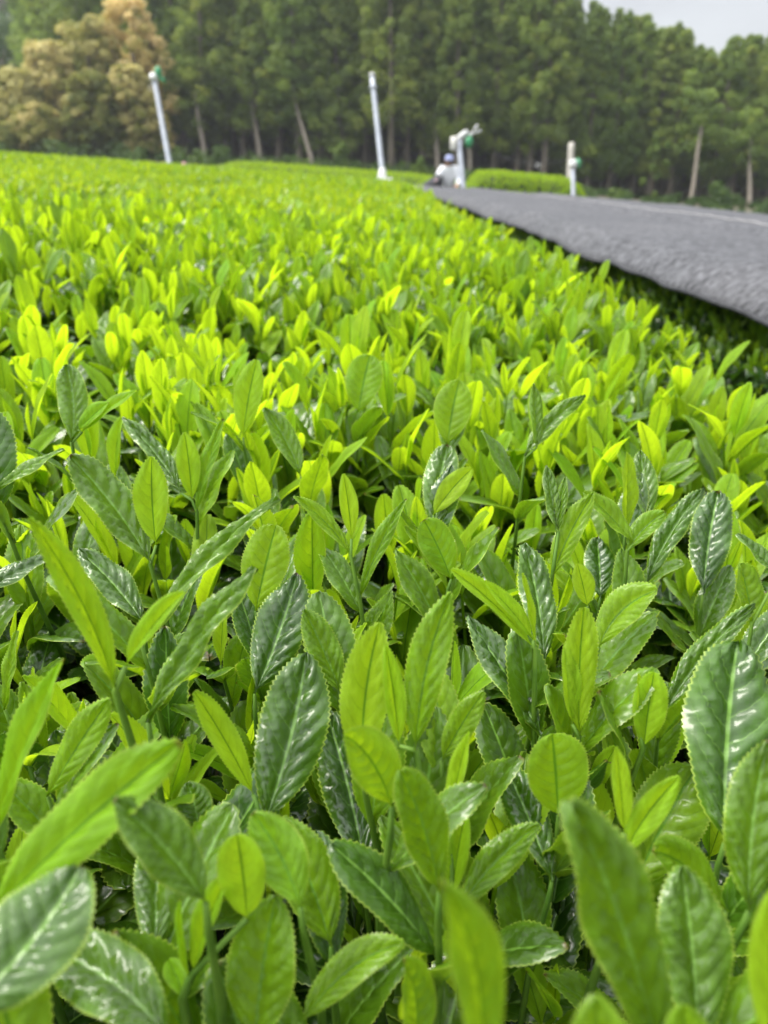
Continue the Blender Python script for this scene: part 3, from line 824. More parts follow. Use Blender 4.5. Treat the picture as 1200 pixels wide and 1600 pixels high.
# ------------------------------------------------------------------ black shade nets
t = NT('shade_net_cloth')
vec = t.n('ShaderNodeTexCoord').outputs['Object']
w1 = t.noise(1.0, 4, t.n('ShaderNodeMapping', {'Vector': vec, 'Scale': (60, 85, 9)}).outputs[0], .65)
w2 = t.noise(1.0, 4, t.n('ShaderNodeMapping', {'Vector': vec, 'Scale': (90, 95, 16)}).outputs[0], .65)
w3 = t.noise(1.4, 3, vec); w4 = t.noise(1.0, 3, t.n('ShaderNodeMapping', {'Vector': vec, 'Scale': (34, 44, 20)}).outputs[0], .6)
f = t.math('ADD', t.math('ADD', t.math('MULTIPLY', w1, .4), t.math('MULTIPLY', w2, .25)), t.math('MULTIPLY', w4, .35))
col = t.mix(t.remap(f, .42, .60), (0.006, 0.006, 0.008), (0.125, 0.125, 0.135))
col = t.mix(t.remap(w3, .5, .75, 0, .25), col, (0.13, 0.125, 0.13))
M_NET = t.end(t.n('ShaderNodeBsdfPrincipled', {'Base Color': col, 'Roughness': .75, 'Specular IOR Level': .22, 'Sheen Weight': .05, 'Sheen Roughness': .5,
        'Normal': t.n('ShaderNodeBump', {'Height': f, 'Strength': .7, 'Distance': .004}).outputs[0]}).outputs[0])
M_CORD = simple('pale_cord', (0.24, 0.23, 0.23), (0.38, 0.37, 0.36), 20, .7)
def net(x0, x1, y0, y1, label, seed, nx=60, ny=230, edge=True, lift=.0, cords=()):
    r = np.random.default_rng(seed)
    yv = y0 + (y1 - y0) * (np.linspace(0, 1, ny) ** 1.35); xv = np.linspace(0, 1, nx) ** 1.15
    G, Yg = np.meshgrid(xv, yv)
    e = .014 * np.sin(Yg * 2.3 + seed) + .008 * np.sin(Yg * 5.1 + 2 * seed) + .007 * np.sin(Yg * 13.0)
    if edge: e = e - .024 * np.maximum(Yg - 4, 0)
    Xg = (x0 + (e if edge else 0)) + G * (x1 - x0 - (e if edge else 0))
    top = ground(Xg, Yg) + CAN + .11 + lift
    wr = .005 * np.sin(Xg * 7 + 1.5 * np.sin(Yg * 2.2) + seed) + .003 * np.sin(Yg * 6.5 + 2.3 * np.sin(Xg * 3)) + .003 * np.sin(Yg * 17 + Xg * 9)
    dx = Xg - x0 - (e if edge else 0)
    # bellies over the rows, sags over the furrows
    top = top + .035 * np.cos((Xg - CX2) / 1.2 * PI) * (Xg > CX2) + wr
    if edge:
        q = np.clip(1 - dx / .16, 0, 1)
        top = top - .085 * q ** 2
    V0 = np.stack([Xg.ravel(), Yg.ravel(), top.ravel()], 1)
    k = nx; a = (np.arange(ny - 1)[:, None] * k + np.arange(k - 1)[None]).ravel()
    F = np.stack([a, a + 1, a + k + 1, a + k], 1)
    V1 = V0 - [0, 0, .004]; n0 = len(V0)
    F1 = F[:, ::-1] + n0
    rim = np.concatenate([np.arange(k - 1), np.arange(ny - 1) * k + k - 1, (np.arange(k - 1, 0, -1) + (ny - 1) * k), np.arange(ny - 1, 0, -1) * k])
    rn = np.roll(rim, -1); R = np.stack([rn, rim, rim + n0, rn + n0], 1)
    em = empty('shade_net', ((x0 + x1) / 2, y0, float(ground((x0 + x1) / 2, y0)) + CAN), label=label, cat='shade net', group='black shade nets spread over the tea rows')
    build('cloth', np.concatenate([V0, V1]), np.concatenate([F, F1, R]), M_NET, em)
    # folded hem along the open edge
    if edge:
        idx = np.arange(ny) * k; pts = V0[idx] + [-.004, 0, -.008]
        Geo().tube(pts, .007, 7).build('hem', M_BLACKCLOTH, em)
    for cx_ in cords:
        j = int(np.argmin(np.abs(xv * (x1 - x0) + x0 - cx_))); pts = V0[np.arange(ny) * k + j] + [0, 0, .032]
        pts = pts + np.stack([.03 * np.sin(pts[:, 1] * 1.7), 0 * pts[:, 1], 0 * pts[:, 1]], 1)
        Geo().tube(pts, .006, 5).build('cord', M_CORD, em)
    return em
net(.85, 3.12, -.6, 19.0, 'nearest black shade net, its ragged hem hanging over the dark furrow beside the foreground tea', 3, cords=())
net(3.10, 5.5, 3.5, 21.5, 'second black shade net to the right, with a pale cord along its near edge', 5, edge=False, lift=.0, cords=(3.16,))
net(5.48, 8.2, 7.5, 23.5, 'third black shade net to the right, below the bright mound of tea', 7, edge=False, lift=.0, nx=30, ny=120, cords=(5.6,))
net(8.18, 14.0, 10, 25.5, 'farthest black shade net, reaching the right edge below the dark trunks', 9, edge=False, lift=-.02, nx=50, ny=120)

# rows under the other nets
for i, (c_, h_, y0, y1, lb) in enumerate([(4.3, 1.05, 4, 21.2, 'tea hedge hidden under the second black net, its far end just showing'), (6.85, 1.2, 8, 23, 'tea hedge under the third black net'), (11.0, 2.6, 10.5, 25, 'wide tea hedge under the farthest black net')]):
    pass

# ------------------------------------------------------------------ far tea: strip and mound
def mound(label, cx, hw, y0, y1, h, seed, dens=260):
    e = empty('tea_hedge', (cx, y0, float(ground(cx, y0))), label=label, cat='tea hedge', group='far tea hedges before the wood')
    nx, ny = 40, 14
    s = np.linspace(-1, 1, nx); v = np.linspace(-1, 1, ny)
    S, Vv = np.meshgrid(s, v)
    X = cx + S * hw; Y = (y0 + y1) / 2 + Vv * (y1 - y0) / 2
    prof = (1 - np.abs(S) ** 9) ** .7 * (1 - np.abs(Vv) ** 4) ** .5
    Z = ground(X, Y) + prof * (h - .08)
    k = nx; a = (np.arange(ny - 1)[:, None] * k + np.arange(k - 1)[None]).ravel()
    build('twigs', np.stack([X.ravel(), Y.ravel(), Z.ravel()], 1), np.stack([a, a + 1, a + k + 1, a + k], 1), M_CORE, e)
    r = np.random.default_rng(seed)
    n = int(dens * 4 * hw * (y1 - y0) / 2)
    s = r.uniform(-1, 1, n); v = np.where(r.random(n) < .5, -1 + 2 * r.random(n) ** 2, r.uniform(-1, 1, n))
    X = cx + s * hw * .99; Y = (y0 + y1) / 2 + v * (y1 - y0) / 2 * .99
    pr = (1 - np.abs(s) ** 9) ** .7 * (1 - np.abs(v) ** 4) ** .5
    Z = ground(X, Y) + pr * (h - .07) - .03
    tilt = np.stack([np.sign(s) * np.abs(s) ** 6 * 1.2, np.sign(v) * np.abs(v) ** 4 * 1.2], 1) + r.normal(0, .15, (n, 2))
    scatter(PR_VFAR, np.stack([X, Y, Z], 1), r.uniform(0, 6.28, n), r.uniform(1.2, 1.7, n), tilt, r.normal(-.25, .12, n), r).build('shoots', M_LEAF_FAR, e)['kind'] = 'stuff'
mound('bright unpicked tea mound behind the nets, right of the person', 4.5, 1.9, 25.5, 28.0, 1.25, 201, 340)
mound('low lime green tea strip at the foot of the wood, left of the person', -1.7, 4.6, 28.6, 31.0, .82, 202, 200)
mound('short tea bush strip just behind the crouching person and the black netting', 1.9, .75, 27.0, 29.0, .80, 203)

# ------------------------------------------------------------------ poles
def polepts(px0, py0, px1, py1, d, extra=.6):
    a, b = P(px0, py0, d), P(px1, py1, d)
    u = nrm(b - a)
    return a, b, u
def pole_thing(name, label, cat, bpx, bpy, tpx, tpy, d, rad, mat, group=None, nm='pole'):
    a, b, u = polepts(bpx, bpy, tpx, tpy, d)
    g0 = float(ground(a[0], a[1]))
    foot = a - u * max(0.0, (a[2] - g0 + .05) / max(u[2], .2))
    e = empty(name, (foot[0], foot[1], g0), label=label, cat=cat, group=group)
    n = 12
    Geo().tube([foot + (b - foot) * q for q in np.linspace(0, 1, n)], np.linspace(rad * 1.06, rad * .94, n), 14).build(nm, mat, e)
    return e, a, b, u
D1 = 21.0
e, a, b, u = pole_thing('fan_pole', 'tall galvanised pole with a green fan motor on top, before the golden trees', 'fan pole', 266, 262, 240, 118, D1, .068, M_POLE, 'frost fan poles in the tea field')
Geo().tube([b + u * .02, b - u * .16], [.115, .125], 12).build('cap', M_WHITE, e)
q = b + np.array([.13, .02, .06]); Geo().ball(q, (.10, .13, .17)).tube([q + [.03, 0, -.1], q + [.16, 0, -.22]], [.07, .05], 10).build('motor', M_GREEN, e)
q = b - u * .36 + np.array([-.09, 0, 0]); th = np.linspace(0, 2 * PI, 15)
Geo().tube(np.stack([q[0] - .03 + .06 * np.cos(th), q[1] + 0 * th, q[2] + .07 * np.sin(th)], 1), .010, 6, cap=False).build('cable_ring', M_CREAM, e)

D2 = 18.5
e, a, b, u = pole_thing('fan_pole', 'tall bare silver pole leaning left, wrapped in white sheeting at its foot', 'fan pole', 599, 285, 581, 116, D2, .062, M_POLE, 'frost fan poles in the tea field')
Geo().tube([b + u * .01, b - u * .05], [.06, .077], 14).build('cap', M_WHITE, e)
Geo().tube([b - u * .36, b - u * .30], [.086, .086], 14).build('collar', M_POLE, e)
g = Geo(); r = np.random.default_rng(5)
zz = np.linspace(-.25, .34, 9)
for kx in range(1):
    pts = [a + u * z_ + r.normal(0, .008, 3) for z_ in zz]
    g.tube(pts, [.10, .12, .13, .12, .11, .12, .10, .09, .07], 12)
g.ball(a + [.17, -.05, -.02], (.09, .09, .12)).ball(a + [.05, -.10, .02], (.08, .07, .10)).ball(a + [.26, -.02, -.03], (.07, .07, .08))
g.build('wrapping', M_WHITE, e)

D3 = 19.2
e, a, b, u = pole_thing('fan_pole', 'short silver pole beside the person, carrying a cream box, an angled arm and a fan', 'fan pole', 724, 300, 717, 220, D3, .068, M_POLE, 'frost fan poles in the tea field')
Geo().box(P(709, 224, D3) + [0, -.05, 0], (.17, .16, .30)).build('switch_box', M_CREAM, e)
p0, p1, p2 = P(713, 219, D3), P(727, 208, D3), P(731, 206, D3)
Geo().tube([p0, p0 * .5 + p1 * .5, p1, p2], [.06, .07, .075, .05], 10).build('arm', M_WHITE, e)
hub = P(736, 210, D3); fan = Geo().ball(hub, .05)
for an in (.35, .95, -2.4):
    dd = np.array([math.cos(an), -.15, math.sin(an)]); sd = np.array([-math.sin(an), .3, math.cos(an)])
    c0 = hub + dd * .04; c1 = hub + dd * .26
    V = [c0 - sd * .018, c0 + sd * .018, c1 + sd * .03, c1 - sd * .03]; V = np.array(V + [v_ + [0, .012, 0] for v_ in V])
    fan.add(V, [[0, 1, 2, 3], [7, 6, 5, 4], [0, 4, 5, 1], [1, 5, 6, 2], [2, 6, 7, 3], [3, 7, 4, 0]])
fan.build('fan', M_WHITE, e)
q = P(733, 222, D3) + [0, .05, 0]; Geo().ball(q, (.10, .11, .14)).tube([q, hub], .03, 8).build('motor', M_GREEN, e)

D4 = 21.5
e, a, b, u = pole_thing('fan_pole', 'short silver pole at the right with a round white cover and green motor', 'fan pole', 896, 312, 895, 262, D4, .058, M_POLE, 'frost fan poles in the tea field')
Geo().ball(P(895, 257, D4) + [0, -.04, 0], (.125, .12, .14)).build('cover', M_WHITE, e)
Geo().ball(P(903, 256, D4) + [0, .04, 0], (.10, .12, .14)).build('motor', M_GREEN, e)
e, a, b, u = pole_thing('wooden_post', 'grey beige wooden post standing just behind the short silver pole', 'post', 889, 300, 893, 224, 27.5, .115, M_CONC)
# overhead wire from the post towards the wood, with its small insulator ring
wp = [P(893, 246, 27.5), P(870, 253, 28), P(842, 256, 28.6), P(800, 250, 29.6), P(770, 240, 31)]
wr = empty('wire', wp[0], label='thin dark wire running left from the wooden post towards the trees', cat='wire')
Geo().tube(wp, .012, 5).build('cable', M_BLACKCLOTH, wr)
th = np.linspace(0, 2 * PI, 13); q = P(841, 259, 28.5)
Geo().tube(np.stack([q[0] + .07 * np.cos(th), q[1] + 0 * th, q[2] + .085 * np.sin(th)], 1), .016, 6, cap=False).build('insulator_ring', M_WHITE, wr)

# small net bundle at the foot of the far left pole
g = Geo(); r = np.random.default_rng(8)
c0 = P(262, 258, 20.3)
xs_ = np.linspace(-1.15, 1.1, 26); pts = np.stack([c0[0] + xs_, c0[1] + .1 * np.sin(xs_ * 3), ground(c0[0] + xs_, c0[1]) + CAN + .07 + .02 * np.sin(xs_ * 9)], 1)
nb = empty('shade_net', (c0[0], c0[1], float(ground(c0[0], c0[1])) + CAN), label='rolled grey shade net lying on the tea at the foot of the far left pole', cat='shade net')
g.tube(pts, .07 + .02 * np.sin(xs_ * 7) * 1, 10); g.build('roll', M_NET, nb)
for dx in (-.13, .42):
    q = pts[13] + [dx, -.04, .07]
    Geo().ball(q, (.055, .05, .05)).build('clip', M_PINK, nb)
# pink tag lying at the edge of the near net
q = P(934, 403, 3.55); tg = Geo()
dd = nrm(P(945, 396, 3.6) - P(924, 412, 3.5)); tg.tube([q - dd * .05, q, q + dd * .045], [.0075, .0085, .006], 8)
ob = tg.build('plastic_clip', M_PINK, None, origin=q); tag(ob, 'small pink plastic clip lying on the leaves under the hem of the near net', 'clip')
q2 = q - dd * .062
# ------------------------------------------------------------------ trees
def cloud(rng, centers, radii, n_per, size, lift=.35, tint=None, flat=.6):
    V = []; rn = []; 
    for ci, (c, R) in enumerate(zip(centers, radii)):
        d = nrm(rng.normal(0, 1, (n_per, 3))); rad = R * rng.uniform(.45, 1.08, n_per) ** .7
        p = c + d * rad[:, None] * [1, 1, flat]
        nn = nrm(d + rng.normal(0, .6, (n_per, 3)) + [0, 0, lift])
        a = nrm(np.cross(nn, rng.normal(0, 1, (n_per, 3)))); b = np.cross(nn, a)
        s = size * rng.uniform(.5, 1.4, n_per)[:, None]
        ang = rng.uniform(.5, 1, n_per)[:, None]
        q = np.stack([p - a * s, p - b * s * .55 * ang, p + a * s, p + b * s * .55 * ang], 1)
        V.append(q.reshape(-1, 3))
        base = tint[ci] if tint is not None else rng.beta(2, 2.4)
        rn.append(np.repeat(np.clip(base + rng.normal(0, .10, n_per), 0, 1), 4))
    V = np.concatenate(V); rn = np.concatenate(rn)
    F = np.arange(len(V)).reshape(-1, 4)
    return V, F, rn
def cedar_mesh(seed, H, bare, R):
    r = np.random.default_rng(seed)
    C = []; rad = []
    n = int(19 * (H - bare))
    for i in range(n):
        f = (i + r.random()) / n; f = f ** .9
        z = bare + (H - bare) * f
        prof = R * (1 - f ** 1.35) ** .9 * (.55 + .45 * min(1, f * 5)) + .10
        az = r.uniform(0, 2 * PI); q = prof * r.uniform(.55, 1.0)
        C.append((q * math.cos(az), q * math.sin(az), z - .25 * q)); rad.append(r.uniform(.28, .62) * (1 - .45 * f))
    for i in range(6): C.append((0, 0, H - .05 - i * .28)); rad.append(.09 + .07 * i)
    V, F, rn = cloud(r, np.array(C), rad, 95, .092, flat=.85)
    lean = r.normal(0, .018, 2)
    V[:, 0] += V[:, 2] * lean[0]; V[:, 1] += V[:, 2] * lean[1]
    return V, F, rn, lean
def trunk_geo(r, H, r0, lean, stubs=6, bare=3.5):
    g = Geo(); zs = np.linspace(-.3, H * .97, 9)
    pts = np.stack([zs * lean[0] + r.normal(0, .02, 9), zs * lean[1] + r.normal(0, .02, 9), zs], 1)
    rr = r0 * (1 - zs / (H * 1.05)); rr[0] *= 1.35
    g.tube(pts, np.maximum(rr, .03), 9)
    for i in range(stubs):
        z = r.uniform(bare * .55, H * .8); az = r.uniform(0, 6.28); L = r.uniform(.4, 1.5)
        p = np.array([z * lean[0], z * lean[1], z]); d = np.array([math.cos(az), math.sin(az), .25])
        g.tube([p, p + d * L * .5, p + d * L + [0, 0, -.1]], [.05, .035, .012], 5)
    return g
def make_tree(name, seed, H, bare, R, r0, mat, bark, pale=False):
    """a tree at the origin: Empty > trunk, crown"""
    e = empty(name, (0, 0, 0))
    V, F, rn, lean = cedar_mesh(seed, H, bare, R)
    build('crown', V, F, mat, e, attrs={'rnd': rn}, smooth=False)
    trunk_geo(np.random.default_rng(seed), H, r0, lean, bare=bare).build('trunk', bark, e)
    return e
def copy_thing(e):
    c = e.copy(); scn.collection.objects.link(c)
    for ch in e.children:
        d = ch.copy(); scn.collection.objects.link(d); d.parent = c
    return c
protos_t = []
specs = [(9.6, 2.1, 1.9, .20), (11.2, 2.5, 1.8, .18), (12.6, 2.8, 2.0, .20), (8.2, 1.7, 1.8, .16), (13.2, 2.2, 2.1, .21), (10.4, 1.4, 1.9, .17)]
for i, (H, ba, R, r0) in enumerate(specs):
    protos_t.append([make_tree('cedar_tree', 900 + i, H, ba, R, r0, M_CEDAR, M_BARK), H, False])
TOPL = [(-400, -300), (860, -300), (885, -20), (915, 2), (960, 6), (1010, 20), (1060, 28), (1085, 48), (1112, 74), (1140, 66), (1160, 50), (1185, 42), (1200, 50), (1300, 20), (1500, 10)]
def top_at(px): return float(np.interp(px, [a for a, b in TOPL], [b for a, b in TOPL]))
def base_xy(px, y): 
    x = 0.0
    for _ in range(4):
        z = float(ground(x, y)); d = y * math.cos(PITCH) - (z - CAMZ) * math.sin(PITCH); x = (px - 600) / FPX * d
    return x
rt = np.random.default_rng(4)
marks = [(265, 'the far left fan pole'), (598, 'the tall bare silver pole'), (720, 'the person in white'), (893, 'the wooden post')]
def near_mark(px):
    m = min(marks, key=lambda q: abs(q[0] - px)); return m
front_px = [252, 292, 318, 352, 383, 405, 436, 468, 500, 517, 537, 570, 612, 634, 660, 686, 712, 735, 770, 806, 826, 848, 880, 915, 948, 985, 1012, 1045, 1078, 1108, 1140, 1170, 1198, 1235, 1275, 1320]
lab_n = {}
ORD = ['', 'second ', 'third ', 'fourth ', 'fifth ', 'sixth ', 'seventh ', 'eighth ', 'ninth ', 'tenth ', 'eleventh ', 'twelfth ']
def place_tree(px, y, label, group, hs=None):
    i = int(rt.integers(0, len(protos_t)))
    want = top_at(px)
    x = base_xy(px, y); z = float(ground(x, y))
    pr = protos_t[i]
    if not pr[2]: e = pr[0]; pr[2] = True
    else: e = copy_thing(pr[0])
    s = rt.uniform(.85, 1.12)
    for _ in range(3):
        dt_ = y * math.cos(PITCH) - (z + 9 - CAMZ) * math.sin(PITCH); pxt = 600 + FPX * x / dt_
    want = top_at(pxt)
    if want > -100:
        px = pxt; d = y * math.cos(PITCH); ztop = P(px, want, 1.0); zt = CAMZ + (ztop[2] - CAMZ) / ztop[1] * y
        s = (zt - z) / pr[1] * rt.uniform(.90, 1.0)
    elif hs: s = hs
    wd = min(max(s, .85), 1.15)
    e.location = (x, y, z); e.scale = (wd, wd, s); e.rotation_euler = (rt.normal(0, .012), rt.normal(0, .02), rt.uniform(0, 6.28))
    tag(e, label, 'tree', group)
for px in sorted(front_px):
    m = near_mark(px); side = 'left' if px < m[0] else 'right'
    lab_n.setdefault((m[1], side), []).append(px)
lf = {}
for (mk, side), l in lab_n.items():
    l.sort(reverse=(side == 'left'))
    for i, px in enumerate(l): lf[px] = ('front row cedar, %strunk to the %s of %s' % (ORD[i] if i else 'first ', side, mk)) if px < 1215 else 'front row cedar %s beyond the right edge of the wood in view' % {1235: 'first', 1275: 'second', 1320: 'third'}[px]
for px in front_px:
    place_tree(px, rt.uniform(46.5, 49), lf[px], 'front row cedars at the edge of the wood')
for ri, yy in enumerate((51.5, 54.5, 58, 62)):
    for px in np.arange(100, 1420, 37 - ri * 1.5):
        place_tree(px + rt.uniform(-13, 13), yy + rt.uniform(-1, 1), 'dark green cedar standing deep in the wood behind the front trees', 'cedars deep in the wood', rt.uniform(.95, 1.2) + ri * .06)

# golden broadleaf trees on the left
def broad(name, label, px, pyt, y, halfw_px, seed, gold, base_py=252):
    r = np.random.default_rng(seed)
    sc = y * math.cos(PITCH) / FPX
    tp = P(px, pyt, 1.0); zt = CAMZ + (tp[2] - CAMZ) / tp[1] * y; x = float(tp[0] / tp[1] * y); z = float(ground(x, y))
    H = zt - z; W = halfw_px * sc
    e = empty(name, (x, y, z), label=label, cat='tree', group='golden flowering trees left of the cedars')
    C = []; R = []; tint = []
    n = 220
    for i in range(n):
        d = nrm(r.normal(0, 1, 3)); f = r.uniform(.25, 1) ** .5
        f0 = r.random(); zz = .10 + .86 * f0
        rr = W * (np.sin(PI * min(1, (1 - f0) * .55 + .12)) ** .8)
        az = r.uniform(0, 6.28); q = rr * r.uniform(.55, 1)
        C.append((x + q * math.cos(az), y + q * math.sin(az) * .8, z + H * zz)); R.append(r.uniform(.26, .58) * (W / 2.6) ** .5)
        tint.append(np.clip(gold - .10 + .25 * (f0 - .5) + r.normal(0, .22), 0, 1))
    V, F, rn = cloud(r, np.array(C), R, 100, .095, tint=tint, flat=.7)
    build('crown', V, F, M_GOLD, e, attrs={'rnd': rn}, smooth=False)
    g = Geo(); top = np.array([x, y, z + H * .75])
    g.tube([[x, y, z - .3], [x + .1, y, z + H * .3], top], [.3, .22, .06], 9)
    for i in range(7):
        az = r.uniform(0, 6.28); p = np.array([x + .1, y, z + H * r.uniform(.2, .5)]); d = np.array([math.cos(az), math.sin(az) * .6, .8]); g.tube([p, p + d * W * .35, p + d * W * .75], [.10, .07, .02], 6)
    g.build('trunk', M_BARK, e)
GT = [(196, -8, 46, 54, .80, 'tallest golden flowering tree, pale yellow tassels, against the dark cedars'),
      (128, 22, 45, 56, .60, 'olive gold domed tree just left of the tallest golden one'),
      (72, 62, 44, 52, .74, 'golden brown tree on the slope of the gold canopy'),
      (20, 108, 43, 48, .66, 'lower golden brown tree near the left edge'),
      (-35, 150, 43, 50, .50, 'golden tree cut by the left edge of the picture'),
      (138, 112, 41.5, 44, .26, 'green lobed tree low in front of the golden ones'),
      (196, 100, 42, 34, .66, 'small brown tree just left of the far left pole'),
      (232, 165, 43, 26, .50, 'small brownish shrubby tree behind the far left pole'),
      (55, 165, 41.5, 42, .42, 'low tan bush under the golden trees'),
      (-5, 195, 41, 34, .32, 'low yellow green bush at the left edge under the golden trees')]
for i, (px, pt, y, hw, gd, lb) in enumerate(GT):
    broad('golden_tree', lb, px, pt, y, hw, 700 + i, gd)

# wooded hillside behind, top left
r = np.random.default_rng(99)
C = []; R = []
for i in range(1500):
    y = r.uniform(72, 150); x = r.uniform(-95, 5)
    z = float(ground(x, y)); C.append((x, y, z + r.uniform(3, 8))); R.append(r.uniform(1.6, 2.8))
V, F, rn = cloud(r, np.array(C), R, 70, .42, flat=1.1)
hw_ = build('wooded_hillside', V, F, M_HILL, None, attrs={'rnd': rn}, smooth=False); hw_['kind'] = 'stuff'

# added to darken the gaps, shade put into its tint: understorey far behind the front trees
r = np.random.default_rng(98)
C = []; R = []
for i in range(520):
    x = r.uniform(-34, 38); y = r.uniform(64, 72)
    z = float(ground(x, y)); C.append((x, y, z + r.uniform(0, 6.5))); R.append(r.uniform(.9, 1.5))
V, F, rn = cloud(r, np.array(C), R, 90, .28, flat=1.0, tint=np.clip(r.normal(.2, .1, len(C)), 0, 1))
dw = build('understorey', V, F, M_UNDER, None, attrs={'rnd': rn}, smooth=False); dw['kind'] = 'stuff'

# undergrowth at the foot of the wood
r = np.random.default_rng(55)
C = []; R = []; tint = []
for i in range(520):
    px = r.uniform(-60, 1260); y = r.uniform(38, 47.5); x = base_xy(px, y); z = float(ground(x, y))
    hgt = r.uniform(.1, .55) if px < 900 else r.uniform(.1, .35)
    C.append((x, y, z + hgt * .6)); R.append(hgt); tint.append(r.beta(2, 4))
V, F, rn = cloud(r, np.array(C), R, 60, .10, tint=tint, flat=.9)
ug = build('undergrowth', V, F, M_UNDER, None, attrs={'rnd': rn}, smooth=False); ug['kind'] = 'stuff'
def bush(label, px, y, w, h, seed, tn):
    r = np.random.default_rng(seed); x = base_xy(px, y); z = float(ground(x, y))
    C = [(x + r.normal(0, w * .4), y + r.normal(0, .2), z + h * r.uniform(.1, .95)) for i in range(16)]
    e = empty('bush', (x, y, z), label=label, cat='bush')
    V, F, rn = cloud(r, np.array(C), [w * r.uniform(.3, .5) for i in range(16)], 70, .09, tint=[np.clip(r.normal(tn, .1), 0, 1) for i in range(16)], flat=1)
    build('foliage', V, F, M_UNDER, e, attrs={'rnd': rn}, smooth=False)
    Geo().tube([[x, y, z - .1], [x, y, z + h * .6]], [.03, .01], 6).build('stem', M_TWIG, e)
bush('small light green bush between two trunks left of the person', 659, 40, .35, 1.0, 1, .9)
bush('leafy green sapling beside a trunk in mid wood', 535, 42, .55, 1.5, 2, .7)
bush('tall green vine clump hanging on a trunk at the right of the wood', 1016, 43.5, .42, 3.4, 3, .85)
bush('low bush at the left foot of the wood near the pole', 345, 42, .5, .7, 4, .5)
bush('fern clump at the lower right under the dark trees', 1130, 42, .8, 1.2, 5, .5)

# leaning pale trunks standing free at the edge
def lone_trunk(label, x0, y0_, x1, y1_, d, rad):
    a, b = P(x0, y0_, d), P(x1, y1_, d); g0 = float(ground(a[0], a[1])); u = nrm(b - a)
    foot = a - u * max(0, (a[2] - g0 + .1) / u[2]); topp = b + u * 2.5
    e = empty('cedar_tree', (foot[0], foot[1], g0), label=label, cat='tree', group='leaning pale trunks at the edge of the wood')
    Geo().tube([foot + (topp - foot) * q + [0.03 * math.sin(q * 7), 0, 0] for q in np.linspace(0, 1, 8)], np.linspace(rad * 1.15, rad * .6, 8), 10).build('trunk', M_BARKP, e)
    r = np.random.default_rng(int(x0)); C = [topp + r.normal(0, 1, 3) * [.8, .5, 1.0] for i in range(26)]
    V, F, rn = cloud(r, np.array(C), [r.uniform(.3, .55) for i in C], 75, .115, flat=.75)
    build('crown', V, F, M_CEDAR, e, attrs={'rnd': rn}, smooth=False)
lone_trunk('slim pale trunk leaning left, well left of the tall bare pole', 489, 262, 474, 205, 41, .12)
lone_trunk('pale bare trunk leaning right under the dark trees at the right', 1078, 322, 1087, 262, 41, .12)
lone_trunk('straight pale trunk in the dark wood near the right edge', 1170, 328, 1171, 290, 41, .12)
lone_trunk('straight pale trunk just left of the person', 683, 275, 681, 205, 42, .12)
lone_trunk('pale trunk just behind the short pole with the fan', 734, 275, 731, 200, 42, .12)
lone_trunk('thick pale trunk leaning left, between the far left pole and the bare pole', 408, 262, 398, 190, 42, .12)
lone_trunk('short pale trunk right of the far left pole', 322, 262, 315, 215, 41, .12)

# ------------------------------------------------------------------ the person
D = 19.6
hip = P(700, 315, D); feet_z = float(ground(hip[0], hip[1] ))
t = NT('jacket_cloth')
M_JACKET = simple('white_jacket', (0.80, 0.81, 0.84), (0.85, 0.85, 0.87), 14, .75, .004)
M_SKIN = simple('skin', (0.42, 0.24, 0.16), (0.50, 0.30, 0.20), 20, .55)
M_CAP = simple('blue_grey_cap', (0.22, 0.25, 0.42), (0.32, 0.35, 0.52), 20, .8)
M_TROU = simple('dark_trousers', (0.03, 0.035, 0.05), (0.06, 0.065, 0.08), 20, .8)
M_HAIR = simple('dark_hair', (0.015, 0.012, 0.01), (0.03, 0.025, 0.02), 60, .6)
M_GLOVE = simple('pink_glove', (0.72, 0.40, 0.44), (0.80, 0.52, 0.55), 20, .7)
px0, py0 = hip[0], hip[1]
per = empty('person', (px0, py0, feet_z), label='person in white jacket and blue grey cap bending over black netting behind the tea', cat='person')
def skin(name, verts, edges, radii, mat, parent, root=0, sub=2):
    me = bpy.data.meshes.new(name); o_ = np.array(parent['_o'])
    me.from_pydata([tuple(np.array(v_) + [px0, py0, feet_z] - o_) for v_ in verts], edges, []); me.update()
    o = bpy.data.objects.new(name, me); scn.collection.objects.link(o); o.parent = parent
    m = o.modifiers.new('skin', 'SKIN'); m.use_smooth_shade = True
    for i, rr in enumerate(radii):
        sv = me.skin_vertices[0].data[i]; sv.radius = (rr, rr) if np.isscalar(rr) else rr; sv.use_root = (i == root)
    s = o.modifiers.new('sub', 'SUBSURF'); s.levels = sub; s.render_levels = sub
    me.materials.append(mat)
    dg = bpy.context.evaluated_depsgraph_get(); ev = o.evaluated_get(dg)
    nm = bpy.data.meshes.new_from_object(ev); o.modifiers.clear(); o.data = nm
    if not nm.materials: nm.materials.append(mat)
    for p_ in nm.polygons: p_.use_smooth = True
    o['_o'] = [float(q) for q in o_]
    return o
